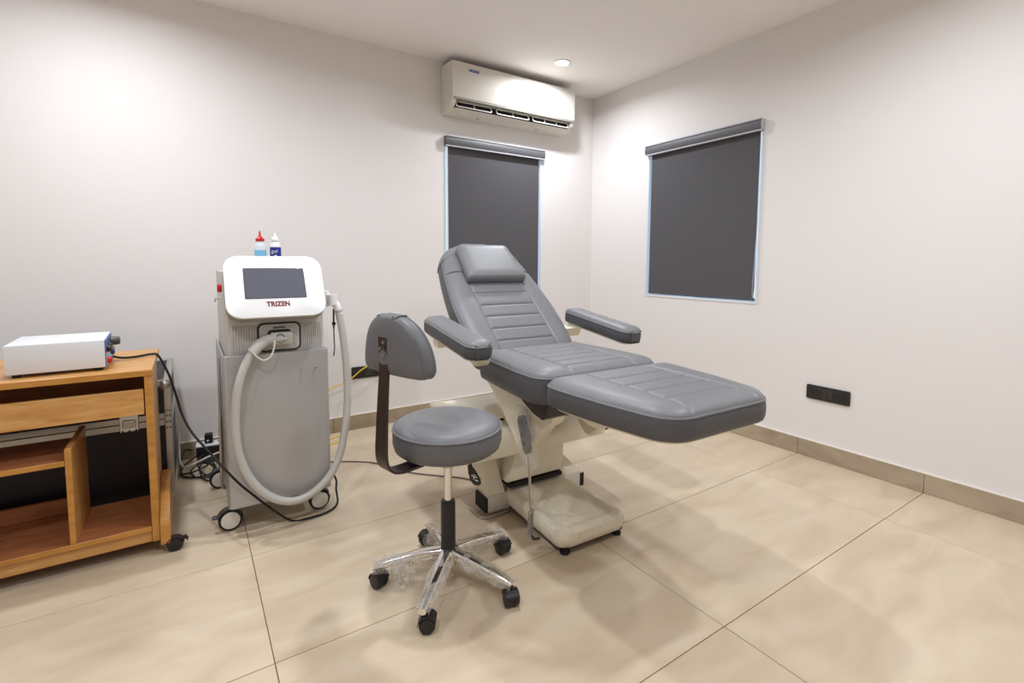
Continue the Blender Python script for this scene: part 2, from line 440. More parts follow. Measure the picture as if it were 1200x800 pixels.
def blind(name, label, mp, w, z0, z1, over0, over1, chain_a):
    t = thing(name, label, 'blind', mp(w/2, 0, z0), 0, 'dark roller blinds')
    inv = Matrix.Translation(-Vector(t.location))
    def put(n, bm, m, par=t):
        bm.transform(inv); return obj(n, bm, m, par)
    hz = .068
    # cassette: rounded front, open at the back against the wall
    prof = [(.012, z1-hz), (-.018, z1-hz), (-.032, z1-hz+.006), (-.038, z1-hz+.018), (-.040, z1-.030), (-.038, z1-.010), (-.032, z1), (.012, z1)]
    put('cassette', prism(B(), [mp(-over0, d, z) for d, z in prof], Vector(mp(w+over1, 0, 0))-Vector(mp(-over0, 0, 0))), 'blind_rail')
    put('cassette_trim', box(B(), mp(-over0-.001, -.042, z1-.004), mp(w+over1+.001, -.028, z1+.003), .001, 1), 'rail_trim')
    put('cassette_trim', box(B(), mp(-over0-.001, -.034, z1-hz-.003), mp(w+over1+.001, -.016, z1-hz+.005), .001, 1), 'rail_trim')
    for a in (-over0-.004, w+over1):
        put('end_cap', prism(B(), [mp(a, d, z) for d, z in prof], Vector(mp(.004, 0, 0))-Vector(mp(0, 0, 0)), .0008, 1), 'rail_trim' if a > 0 else 'blind_rail')
    put('fabric', box(B(), mp(.026, .004, z0+.020), mp(w-.022, .0055, z1-hz+.01)), 'blind_fabric')
    put('bottom_bar', box(B(), mp(.026, -.001, z0+.018), mp(w-.022, .010, z0+.034), .002, 1), 'blind_fabric')
    path = [mp(chain_a, -.012, z1-hz), mp(chain_a+.001, -.013, z0+.55), mp(chain_a-.003, -.016, z0+.30), mp(chain_a-.008, -.02, z0+.12), mp(chain_a-.003, -.024, z0+.03), mp(chain_a+.006, -.02, z0+.12), mp(chain_a+.005, -.018, z0+.35), mp(chain_a+.004, -.016, z1-hz)]
    put('pull_chain', tube(B(), smooth_path(path, 5), .0016, 6), 'rail_trim')
    return t
blind('roller_blind', 'dark grey roller blind below the air conditioner, behind the reclined chair back', lambda a, d, z: (WB[0]+a, YB+d, z), WB[1]-WB[0], WB[2], WB[3], .004, .012, .012)
blind('roller_blind', 'dark grey roller blind on the right wall, fully visible down to its hem', lambda a, d, z: (XR+d, WR[1]-a, z), WR[1]-WR[0], WR[2], WR[3], .006, .004, WR[1]-WR[0]-.010)

# ------------------------------------------------------------------ downlights
def downlight(x, y, lab, vis):
    t = thing('downlight', lab, 'light', (x, y, ZC), 0, 'recessed ceiling downlights')
    obj('trim_ring', lathe(B(), [(.046, -.001), (.058, -.001), (.060, -.004), (.056, -.006), (.048, -.007), (.046, -.004)], seg=40, caps=False), 'white_plastic', t)
    obj('lens', lathe(B(), [(.0455, -.0035), (.040, -.0045), (.02, -.0052)], seg=32), 'lamp_glow', t)
    ld = bpy.data.lights.new('downlight_lamp', 'AREA'); ld.shape = 'DISK'; ld.size = .10; ld.energy = LAMP_W; ld.spread = R(164); ld.color = LAMP_COL
    lo = bpy.data.objects.new('lamp', ld); COL.objects.link(lo); lo.parent = t; lo.location = (0, 0, -.009)
    return t
labs = ['round white recessed downlight in the ceiling, right of the air conditioner', 'recessed ceiling downlight above the wooden table, out of view', 'recessed ceiling downlight near the right wall, out of view', 'recessed ceiling downlight near the viewer, out of view', 'recessed ceiling downlight over the stool, out of view', 'recessed ceiling downlight just behind the viewer, out of view']
for (x, y), l in zip(LIGHTS, labs): downlight(x, y, l, True)

# ------------------------------------------------------------------ air conditioner
AX0, AX1, AY, AZ0, AZ1 = 1.556, 2.644, 3.118, 2.178, 2.507
ac = thing('air_conditioner', 'white wall-mounted split air conditioner above the back window', 'air conditioner', ((AX0+AX1)/2, YB, AZ0))
def acp(n, bm, m, par=ac):
    bm.transform(Matrix.Translation(-Vector(ac.location))); return obj(n, bm, m, par, ang=30)
# side profile (y,z): body with outlet cut away at the lower front
prof = [(YB-.001, AZ0), (YB-.001, AZ1-.008), (YB-.02, AZ1), (AY+.03, AZ1), (AY+.012, AZ1-.004), (AY+.012, 2.262), (AY+.075, 2.235), (AY+.07, 2.195), (AY+.085, AZ0+.003)]
body = [(YB-.001, AZ0), (YB-.001, AZ1-.008), (YB-.012, AZ1), (AY+.03, AZ1), (AY+.012, AZ1-.006), (AY+.012, 2.268), (AY+.10, 2.245), (AY+.095, 2.205), (AY+.048, 2.197), (AY+.075, 2.182), (AY+.10, AZ0)]
full = [(YB-.001, AZ0), (YB-.001, AZ1-.008), (YB-.012, AZ1), (AY+.03, AZ1), (AY+.006, AZ1-.006), (AY+.004, 2.262), (AY+.012, 2.238), (AY+.03, 2.212), (AY+.055, 2.192), (AY+.10, AZ0)]
acp('body', prism(B(), [(AX0+.03, y, z) for y, z in body], (AX1-AX0-.06, 0, 0)), 'warm_white')
for a in (AX0, AX1-.032): acp('side_cover', prism(B(), [(a, y, z) for y, z in full], (.032, 0, 0), .002, 1), 'warm_white')
fp = acp('front_panel', box(B(), (AX0-.001, AY-.004, 2.262), (AX1+.001, AY+.011, AZ1-.004), .006, 3), 'warm_white')
acp('panel_lip', box(B(), (AX0+.012, AY-.001, 2.252), (AX1-.012, AY+.013, 2.2615), .001, 1), 'beige_dark')
acp('air_outlet', box(B(), (AX0+.034, AY+.055, 2.205), (AX1-.034, AY+.098, 2.248)), 'dark_gap')
acp('lower_flap', prism(B(), [(AX0+.036, y, z) for y, z in ((AY+.040, 2.198), (AY+.036, 2.202), (AY+.066, 2.187), (AY+.070, 2.182))], (AX1-AX0-.072, 0, 0)), 'warm_white')
def louver(a0, a1, nbar):
    bm = B(); n = 3
    y0, z0, y1, z1 = AY+.026, 2.216, AY+.034, 2.243
    pts = []
    w = a1-a0; h = .036
    path = [(a0+.5*w+px, AY+.034+(py)*.25, 2.229+py) for px, py in rrect(w, h, .010, 4)]
    tube(bm, path, .0042, 6, closed=True)
    for k in range(1, nbar+1):
        a = a0+w*k/(nbar+1); tube(bm, [(a, AY+.0295, 2.212), (a, AY+.0385, 2.246)], .0035, 6)
    acp('louver', bm, 'warm_white')
lw = AX1-AX0
louver(AX0+.045, AX0+.33, 1); louver(AX0+.375, AX0+.66, 1); louver(AX0+.70, AX1-.045, 2)
bd = acp('badge', box(B(), (AX0+.125, AY-.0052, 2.449), (AX0+.205, AY-.0038, 2.466)), 'label_blue')
bm = box(B(), (AX0+.127, AY-.0058, 2.4515), (AX0+.143, AY-.0050, 2.4635)); acp('badge_emblem', bm, 'label_cyan', bd)
T0 = Matrix.Translation(-Vector(ac.location))
text('badge_lettering', 'BLUE STAR', .0125, 'print_white', bd, T0 @ frame((AX0+.174, AY-.0058, 2.4575), (1, 0, 0), (0, 0, 1), (0, -1, 0)), .0003, sx=.78)
for xx in (AX0+.25, AX0+.78): acp('bottom_clip', box(B(), (xx, AY+.11, AZ0-.003), (xx+.02, AY+.12, AZ0+.002)), 'beige_dark')
acp('side_screw', cyl(B(), (AX0+.001, YB-.03, 2.25), (AX0-.0015, YB-.03, 2.25), .004, seg=10), 'beige_dark')

# ------------------------------------------------------------------ wall sockets
def socket(label, mp, w, h):
    t = thing('wall_socket', label, 'socket', mp(0, 0, 0), 0)
    inv = Matrix.Translation(-Vector(t.location))
    def put(n, bm, m, par=t): bm.transform(inv); return obj(n, bm, m, par)
    pts = rrect(w, h, .008, 4)
    put('plate', prism(B(), [mp(a, .001, z) for a, z in pts], Vector(mp(0, .009, 0))-Vector(mp(0, 0, 0)), .0025, 2), 'socket_black')
    iw, ih = w*.72, h*.60
    put('inner_frame', prism(B(), [mp(a, .0095, z) for a, z in rrect(iw, ih, .004, 3)], Vector(mp(0, .002, 0))-Vector(mp(0, 0, 0)), .0006, 1), 'socket_module')
    mw_ = iw/6
    for k, (a, n) in enumerate(((-2, 2), (-.5, 1), (.5, 1), (2, 2))):
        o = put('socket_module' if n == 2 else 'switch', box(B(), mp(a*mw_-n*mw_/2+.001, .0118, -ih/2+.003), mp(a*mw_+n*mw_/2-.001, .0145 if n == 1 else .013, ih/2-.003), .001, 1), 'socket_black' if n == 2 else 'socket_module')
        if n == 2:
            for da, dz, rr in ((0, .010, .0042), (-.009, -.006, .0034), (.009, -.006, .0034)):
                put('pin_hole', cyl(B(), mp(a*mw_+da, .0125, dz), mp(a*mw_+da, .0136, dz), rr, seg=10), 'dark_gap', o)
    return t
socket('black modular socket plate on the right wall beyond the leg rest', lambda a, d, z: (XR-d, 1.305-a, .389+z), .228, .082)
socket('black socket plate on the back wall behind the stool backrest', lambda a, d, z: (1.0+a, YB-d, .384+z), .228, .080)

# ------------------------------------------------------------------ treatment chair (u forward to the foot end, v to the right, z up)
CH = R(2.0); CA = Vector((-math.sin(CH), -math.cos(CH), 0)); CS = Vector((math.cos(CH), -math.sin(CH), 0))
ch = thing('treatment_chair', 'reclined grey upholstered treatment chair with raised leg rest on a cream pedestal', 'treatment chair', CA*(-1.9)+CS*1.27, -CH)
def Q(u, v, z): return Vector((v, -u, z))
def qbox(bm, u0, u1, v0, v1, z0, z1, bev=0., seg=2): return box(bm, (v0, -u1, z0), (v1, -u0, z1), bev, seg)
# cushions
def corner_w(l, l0, l1, tab, r0, r1):
    w = interp(tab, l)
    if l-l0 < r0: w -= r0*(1-math.sqrt(max(0, 1-(1-(l-l0)/r0)**2)))
    if l1-l < r1: w -= r1*(1-math.sqrt(max(0, 1-(1-(l1-l)/r1)**2)))
    return w
flat = lambda z: frame(Q(0, 0, z), Q(1, 0, 0), Q(0, 1, 0), (0, 0, 1))
seat_tab = [(0, .272), (.15, .286), (.35, .30), (.51, .298)]
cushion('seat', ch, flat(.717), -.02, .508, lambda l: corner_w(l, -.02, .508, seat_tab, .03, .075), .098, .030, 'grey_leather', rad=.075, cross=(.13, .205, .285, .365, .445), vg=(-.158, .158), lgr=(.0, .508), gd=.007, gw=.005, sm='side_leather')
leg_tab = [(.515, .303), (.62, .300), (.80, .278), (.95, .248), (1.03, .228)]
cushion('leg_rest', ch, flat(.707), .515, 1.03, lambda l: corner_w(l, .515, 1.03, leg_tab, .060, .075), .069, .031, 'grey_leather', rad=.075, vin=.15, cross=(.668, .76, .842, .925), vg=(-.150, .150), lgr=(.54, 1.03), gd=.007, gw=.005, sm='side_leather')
tB = Vector((-.757, .653)); nB = Vector((.653, .757))   # (u,z)
def BK(l, off): return (-.05+tB[0]*l+nB[0]*off, .77+tB[1]*l+nB[1]*off)
def back_frame(off):
    u, z = BK(0, off); return frame(Q(u, 0, z), Q(tB[0], 0, tB[1]), Q(0, -1, 0), Q(nB[0], 0, nB[1]))
bt = [(-.075, .258), (0, .276), (.12, .284), (.24, .284), (.36, .272), (.48, .255), (.57, .238), (.63, .212), (.675, .172), (.705, .115), (.722, .055)]
def smooth_tab(tab):
    return lambda l: (interp(tab, l-.02)+2*interp(tab, l)+interp(tab, l+.02))/4
bw = smooth_tab(bt)
cushion('backrest', ch, back_frame(-.030), -.075, .722, lambda l: bw(l) if l > -.05 else bw(l)-.02*(1-math.sqrt(max(0, 1-(1-(l+.075)/.025)**2))), .082, .032, 'grey_leather', rad=.085, rows=52, cross=(0., .076, .155, .231, .317, .402), vg=(-.160, .160), lgr=(-.075, .47), gd=.007, gw=.005, sm='side_leather')
for s in (-1, 1):     # seam across the side bolsters
    bmh = B(); tube(bmh, [Q(BK(.475, o)[0], s*v, BK(.475, o)[1]) for v, o in ((.165, .0025), (.20, .0022), (.225, -.003), (.243, -.012), (.252, -.024))], .0016, 6)
    obj('bolster_seam', bmh, 'dark_gap', ch)
def hw(l): return bw(l)+.008
cushion('headrest_cover', ch, back_frame(-.026), .585, .728, hw, .088, .036, 'grey_leather', rad=.085, vin=.10, rows=26, pipe=0)
def pilw(l): return corner_w(l, .385, .640, [(.385, .168), (.64, .150)], .018, .022)
cushion('head_pillow', ch, back_frame(.044), .388, .642, pilw, .046, .015, 'grey_leather', rad=.045, vin=.10, rows=34, pipe=0, bulge=.005)
# seat under-pan and flap
obj('seat_pan', qbox(B(), .02, .50, -.235, .235, .596, .622, .01), 'dark_gap', ch)
bm = B(); prism(bm, [Q(u, -.262, z) for u, z in ((.30, .622), (.32, .598), (.40, .566), (.46, .556), (.485, .57), (.50, .63), (.515, .70), (.509, .70), (.49, .64))], Q(0, .524, 0)); obj('seat_flap', bm, 'black_steel', ch)
# leg rest underside plate and bracket
bm = B(); pts = []
for i in range(40):
    t = i/39; l = .54+t*.47; pts.append((l, corner_w(l, .54, 1.01, leg_tab, .05, .07)-.022))
prism(bm, [Q(l, w, .627) for l, w in pts]+[Q(l, -w, .627) for l, w in pts[::-1]], (0, 0, .012)); obj('leg_rest_base', bm, 'cream_plastic', ch)
for s in (-1, 1):
    bm = B(); prism(bm, [Q(u, s*.14-.018, z) for u, z in ((.53, .627), (.535, .60), (.55, .577), (.575, .563), (.61, .557), (.65, .562), (.69, .58), (.72, .627))], Q(0, .036, 0), .003, 1); obj('leg_rest_bracket', bm, 'cream_plastic', ch)
# V-shaped seat support
prof = [(-.13, .622), (-.11, .60), (-.02, .56), (.075, .505), (.13, .455), (.162, .41), (.185, .368), (.21, .352), (.24, .352), (.285, .395), (.335, .455), (.39, .498), (.42, .515), (.442, .533), (.46, .553), (.472, .575), (.482, .60), (.485, .622)]
for s in (-1, 1):
    bm = B(); prism(bm, [Q(u, s*.178-.03, z) for u, z in prof], Q(0, .06, 0), .014, 3); obj('seat_support', bm, 'cream_plastic', ch)
obj('support_block', qbox(B(), -.08, .05, -.15, .15, .30, .62, .02), 'cream_plastic', ch)
# lift housing: wide transverse cover with lid, slit and end caps
prof = [(-.30, .20), (-.32, .38), (-.10, .405), (.0, .405), (.065, .385), (.098, .355), (.104, .315), (.095, .28), (.06, .265), (-.02, .25)]
bm = B(); prism(bm, [Q(u, -.375, z) for u, z in prof], Q(0, .75, 0), .006, 2); hs = obj('lift_housing', bm, 'cream_plastic', ch)
obj('housing_slit', qbox(B(), -.315, -.01, -.372, .372, .400, .424), 'dark_gap', ch)
prof2 = [(-.34, .42), (-.34, .436), (-.30, .446), (-.02, .442), (.0, .434), (.0, .42)]
bm = B(); prism(bm, [Q(u, -.378, z) for u, z in prof2], Q(0, .756, 0), .004, 2); obj('housing_lid', bm, 'cream_plastic', ch)
for s in (-1, 1):
    bm = B(); e = [(-.28, .22), (-.30, .37), (-.10, .39), (.0, .39), (.055, .372), (.085, .345), (.09, .315), (.08, .292), (.05, .275), (-.02, .262)]
    prism(bm, [Q(u, s*.375, z) for u, z in e], Q(0, s*.055, 0), .014, 3); obj('housing_end_cap', bm, 'olive_cap', hs)
# front bib of the column
pts = [(-.165, .135), (-.148, .175), (-.115, .255), (-.09, .275), (.02, .285), (.16, .30), (.165, .245), (.15, .175), (.125, .135)]
bm = B(); prism(bm, [Q(.03+(.29-z)*.18, v, z) for v, z in pts], Q(-.10, 0, 0), .010, 3); obj('column_cover', bm, 'cream_plastic', ch)
obj('column', qbox(B(), -.20, .02, -.13, .13, .02, .30, .01), 'cream_plastic', ch)
obj('column_slit', qbox(B(), -.02, .062, -.155, .135, .112, .128), 'dark_gap', ch)
# floor cross bar and its sloping covers
obj('base_bar', qbox(B(), -.06, .045, -.262, .282, .012, .088, .004), 'warm_white', ch)
for s in (-1, 1): obj('bar_end_plate', qbox(B(), -.058, .046, s*.272-.012-(.0 if s > 0 else -.012), s*.272+.012+(.003 if s > 0 else .0), .016, .084, .002, 1), 'dark_gap', ch)
for s in (-1, 1):
    bm = B(); v0, v1 = (-.262, -.170) if s < 0 else (.155, .270)
    lo = [Q(-.06, v0, .089), Q(.045, v0, .089), Q(.045, v1, .089), Q(-.06, v1, .089)]
    if s < 0: hi = [Q(-.16, -.262, .26), Q(-.05, -.245, .26), Q(-.05, -.185, .26), Q(-.16, -.185, .26)]
    else: hi = [Q(-.14, .15, .20), Q(-.06, .15, .20), Q(-.06, .185, .20), Q(-.14, .185, .20)]
    a = [bm.verts.new(p) for p in lo]; b = [bm.verts.new(p) for p in hi]
    bm.faces.new(a[::-1]); bm.faces.new(b)
    for i in range(4): j = (i+1) % 4; bm.faces.new((a[i], a[j], b[j], b[i]))
    bmesh.ops.bevel(bm, geom=bm.edges[:], offset=.004, segments=2, profile=.5, affect='EDGES')
    o = obj('bar_cover', bm, 'cream_plastic', ch)
    obj('cover_screw', cyl(B(), Q(.02, (v0+v1)/2+.02*s, .0885), Q(.02, (v0+v1)/2+.02*s, .0915), .004, seg=10), 'dark_gap', ch)
# foot tray with raised rim and dished middle
def tray():
    bm = B(); N = 24; U0, U1, V = .02, .468, .168
    us = [U0+(U1-U0)*i/N for i in range(N+1)]; rows = []
    for u in us:
        w = corner_w(u, U0, U1, [(U0, .160), (U1, .172)], .01, .045); row = []
        for k in range(25):
            t = -1+2*k/24; t = math.copysign(abs(t)**.85, t); v = t*w
            d = min(w-abs(v), U1-u, .09)
            rim = min(1, d/.012); rim = math.sqrt(max(0, 1-(1-rim)**2))
            dish = min(1, max(0, (d-.028)/.03)); dish = dish*dish*(3-2*dish)
            fade = min(1, max(0, (u-U0-.10)/.08))
            z = .086+.012*rim-.016*dish*fade
            if fade > .9 and dish > .9: z += .0025*(1 if int(u/.03) % 2 == 0 and u > .30 else 0)
            row.append(bm.verts.new(Q(u, v, z)))
        rows.append(row)
    for i in range(N):
        for j in range(24): bm.faces.new((rows[i][j], rows[i][j+1], rows[i+1][j+1], rows[i+1][j]))
    lp = [rows[0][j] for j in range(25)]+[rows[i][24] for i in range(1, N+1)]+[rows[N][j] for j in range(23, -1, -1)]+[rows[i][0] for i in range(N-1, 0, -1)]
    prev = lp
    for z, s in ((.055, 1.012), (.034, .995), (.030, .97)):
        ring = [bm.verts.new(((p.co.x)*s, -.24+(p.co.y+.24)*s, z)) for p in lp]
        for k in range(len(lp)):
            q = (k+1) % len(lp); bm.faces.new((prev[k], prev[q], ring[q], ring[k]))
        prev = ring
    bm.faces.new(prev); return bm
obj('foot_tray', tray(), 'tray_plastic', ch, ang=50)
obj('tray_base', qbox(B(), .03, .452, -.152, .158, .018, .032, .004), 'dark_gap', ch)
for u, v in ((.44, -.135), (.44, .135), (.03, -.12), (.03, .12)):
    obj('levelling_foot', lathe(B(), [(.012, 0), (.019, .001), (.020, .010), (.011, .014), (.009, .020)], Q(u, v, 0), 18), 'black_rubber', ch)
bm = B(); tube(bm, smooth_path([Q(-.05, -.30, .006), Q(.0, -.30, .006), Q(.055, -.285, .006), Q(.062, -.20, .006), Q(.055, -.14, .010)], 6), .006, 8); obj('base_rod', bm, 'steel', ch)
# arm rests
sl = Vector((.992, -.125))
for s in (-1, 1):
    al = .245
    fr = frame(Q(.02, s*.402, .838), Q(sl[0], 0, sl[1]), Q(0, 1, 0), Q(-sl[1], 0, sl[0]))
    def aw(l, al=al): return max(.011, corner_w(min(al, max(-al, l)), -al, al, [(-al, .056), (al, .056)], .045, .045))
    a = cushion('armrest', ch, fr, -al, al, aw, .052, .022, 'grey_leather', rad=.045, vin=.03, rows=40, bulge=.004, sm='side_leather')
    bm = B(); pts = [(l/20*.225, max(.01, aw(l/20*.225*1.07)-.010)) for l in range(-20, 21)]
    prism(bm, [fr @ Vector((l, w, -.053)) for l, w in pts]+[fr @ Vector((l, -w, -.053)) for l, w in pts[::-1]], fr.to_3x3() @ Vector((0, 0, -.008))); obj('armrest_plate', bm, 'cream_plastic', a)
    v0, v1 = (.255, .385) if s > 0 else (-.425, -.255)
    bm = B(); prism(bm, [Q(u, v0, z) for u, z in ((-.185, .80), (-.178, .757), (-.165, .746), (-.13, .746), (-.105, .79))], Q(0, v1-v0, 0), .006, 2); obj('armrest_block', bm, 'cream_plastic', ch)
    if s > 0: continue
    bm = B(); prism(bm, [Q(u, -.385, z) for u, z in ((.10, .765), (.115, .735), (.135, .718), (.165, .713), (.18, .725), (.185, .75))], Q(0, .06, 0), .006, 2); obj('armrest_bracket', bm, 'cream_plastic', ch)

# remote control wrapped in film, hanging on the seat support, with its coiled lead
rm = thing('remote_control', 'small grey hand remote in clear film hanging below the chair seat', 'remote', ch.matrix_basis @ Q(.30, -.215, .45), -CH)
ch_m = Matrix.Translation(ch.location) @ Matrix.Rotation(-CH, 4, 'Z')
rm.location = ch_m @ Q(.30, -.238, .45)
rinv = Q(.30, -.225, .45)
def RQ(u, v, z): return Q(u, v, z)-rinv
tilt = Matrix.Rotation(R(-22), 4, Vector((1, 0, 0)))
bm = B(); prism(bm, [(-.010, y, z) for y, z in rrect(.044, .150, .018, 5)], (.020, 0, 0), .005, 2); bm.transform(Matrix.Translation((0.004, .0, .0)) @ tilt); rb = obj('remote_body', bm, 'remote_grey', rm)
for k in range(4):
    for q in (-1, 1):
        bm = box(B(), (-.0125, q*.009-.006, .045-k*.026-.008), (-.0098, q*.009+.006, .045-k*.026+.008), .002, 2); bm.transform(Matrix.Translation((.004, 0, 0)) @ tilt); obj('remote_button', bm, 'socket_module', rb)
def crumple(bm, amp, freq, seed):
    from mathutils import noise
    for v in bm.verts:
        d = noise.noise_vector(v.co*freq+Vector((seed, seed*2, 0))); v.co += d*amp
bm = B(); lathe(bm, [(.012, -.135), (.03, -.12), (.045, -.08), (.052, -.02), (.050, .04), (.040, .085), (.020, .11), (.006, .118)], (0, 0, 0), 30)
for v in bm.verts: v.co.x = v.co.x*.55
bmesh.ops.subdivide_edges(bm, edges=bm.edges[:], cuts=1, use_grid_fill=True); crumple(bm, .014, 26, 3.); crumple(bm, .005, 80, 5.); bm.transform(Matrix.Translation((.006, 0, 0)) @ tilt); obj('plastic_film', bm, 'thin_film', rm, ang=20)
lead = [RQ(.325, -.222, .375), RQ(.332, -.222, .33), RQ(.335, -.221, .28), RQ(.338, -.221, .22), RQ(.345, -.221, .17), RQ(.347, -.219, .155)]
obj('lead', tube(B(), smooth_path(lead, 5), .0034, 8), 'lead_grey', rm)
hel = []
for i in range(221):
    t = i/220; a = t*2*math.pi*10; hel.append(RQ(.347+.0095*math.cos(a)-.004*t, -.219+.0095*math.sin(a), .155-.105*t))
obj('coiled_lead', tube(B(), hel, .0026, 6), 'lead_grey', rm)
obj('lead_plug', tube(B(), [RQ(.344, -.214, .052), RQ(.344, -.205, .034), RQ(.344, -.175, .028)], .006, 8), 'knob_grey', rm)
obj('hose_tail', tube(B(), smooth_path([RQ(.27, -.19, .34), RQ(.26, -.17, .28), RQ(.255, -.165, .20), RQ(.24, -.15, .10)], 6), .005, 8), 'cream_plastic', rm)

# ------------------------------------------------------------------ stool
SCX, SCY = .735, 1.522
st = thing('stool', 'grey round swivel stool with half-moon backrest and bubble-wrapped chrome base', 'stool', (SCX, SCY, 0))
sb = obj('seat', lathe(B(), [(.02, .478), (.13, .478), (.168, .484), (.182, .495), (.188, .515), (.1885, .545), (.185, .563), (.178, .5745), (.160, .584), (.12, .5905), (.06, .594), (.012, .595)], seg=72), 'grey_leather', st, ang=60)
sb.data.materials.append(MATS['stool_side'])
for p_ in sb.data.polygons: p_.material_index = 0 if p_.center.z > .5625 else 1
obj('piping', tube(B(), [(.187*math.cos(2*math.pi*k/72), .187*math.sin(2*math.pi*k/72), .5635) for k in range(72)], .0036, 6, closed=True), 'pipe_grey', sb)
obj('seat_plate', box(B(), (-.075, -.075, .462), (.075, .075, .477), .004), 'black_steel', st)
obj('gas_rod', cyl(B(), (0, 0, .28), (0, 0, .47), .0135, seg=24), 'chrome', st)
obj('rod_collar', lathe(B(), [(.021, .415), (.021, .462)], seg=24), 'steel', st)
obj('column_sleeve', lathe(B(), [(.026, .118), (.0255, .285), (.0245, .292), (.016, .294)], seg=32), 'black_plastic', st)
hub = obj('base_hub', lathe(B(), [(.020, .062), (.036, .066), (.040, .085), (.040, .112), (.036, .120), (.02, .121)], seg=32), 'chrome', st)
# height lever with paddle
lv = obj('height_lever', tube(B(), smooth_path([(.03, -.02, .462), (.045, -.03, .456), (.06, -.038, .44), (.070, -.042, .415)], 5), .005, 8), 'black_plastic', st)
pd = frame((.099, -.052, .362), (.80, -.52, -.30), (.28, -.12, .95), (-.5, -.85, .05))
ex = Vector((.836, -.549, 0)); ey = Vector((-.26, .17, .95)).normalized(); ez = ex.cross(ey)
pd = Matrix((ex, ey, ez)).transposed().to_4x4(); pd.translation = (.078, -.045, .378); pd = pd @ Matrix.Scale(.72, 4)
pts = [(-.012, .058), (.008, .060), (.018, .03), (.030, -.015), (.024, -.042), (.006, -.052), (-.014, -.046), (-.024, -.02), (-.020, .02)]
bm = B(); prism(bm, [pd @ Vector((x, y, -.006)) for x, y in pts], pd.to_3x3() @ Vector((0, 0, .012)), .004, 2); pa = obj('lever_paddle', bm, 'black_plastic', lv)
bm = B()
for seg in (((-.010, .008), (.004, -.002)), ((.004, -.002), (-.006, -.014)), ((.004, -.002), (.016, -.004)), ((.0, .012), (.012, .006)), ((.002, -.016), (.014, -.024))):
    tube(bm, [pd @ Vector((x, y, .0072)) for x, y in seg], .0016, 6)
obj('paddle_symbol', bm, 'print_white', pa)
# back support: flat bar and half-moon pad
bd_ = Vector((-.97, -.24, 0)).normalized(); bw_ = Vector((.24, -.97, 0)).normalized()
path = smooth_path([bd_*.05+Vector((0, 0, .468)), bd_*.14+Vector((0, 0, .466)), bd_*.205+Vector((0, 0, .467)), bd_*.245+Vector((0, 0, .482)), bd_*.263+Vector((0, 0, .52)), bd_*.262+Vector((0, 0, .60)), bd_*.255+Vector((0, 0, .72)), bd_*.250+Vector((0, 0, .80)), bd_*.252+Vector((0, 0, .90))], 6)
bm = B(); prev = None
for i, p in enumerate(path):
    t = (path[min(i+1, len(path)-1)]-path[max(i-1, 0)]).normalized(); n = t.cross(bw_).normalized()
    hwb = .030-.007*min(1, max(0, (p.z-.55)/.25))
    ring = [bm.verts.new(p+bw_*a*hwb+n*b*.004) for a, b in ((-1, -1), (1, -1), (1, 1), (-1, 1))]
    if prev:
        for k in range(4): bm.faces.new((prev[k], prev[(k+1) % 4], ring[(k+1) % 4], ring[k]))
    else: bm.faces.new(ring[::-1])
    prev = ring
bm.faces.new(prev)
br_ = obj('back_bar', bm, 'black_steel', st, ang=25)
for z, o in ((.885, .008), (.865, -.010), (.845, .008)):
    c = bd_*.2555+bw_*o+Vector((0, 0, z)); obj('bolt', cyl(B(), c, c+bd_*.004, .005, seg=12), 'steel', br_)
bfm = Matrix((Vector((0, 0, 1)), bw_, Vector((0, 0, 1)).cross(bw_))).transposed().to_4x4()
nn = Vector((0, 0, 1)).cross(bw_)      # pad normal
sgn = 1 if nn.dot(bd_) < 0 else -1
if sgn < 0: bfm = Matrix((Vector((0, 0, 1)), -bw_, Vector((0, 0, 1)).cross(-bw_))).transposed().to_4x4()
bfm.translation = bd_*.195+Vector((0, 0, .785))
def padw(l):
    h = .182; w = .158*math.sqrt(max(.0004, 1-(max(0, l)/h)**2.3))
    if l < .03: w -= .03*(1-math.sqrt(max(0, 1-(1-l/.03)**2)))*.8
    return max(.035, w)
cushion('backrest', st, bfm, 0, .178, padw, .042, .014, 'grey_leather', rad=.05, vin=.10, rows=36, back=.012, bulge=.004, sm='stool_side', warp=lambda x, v, n: (x, v, n+1.0*v*v-.006))
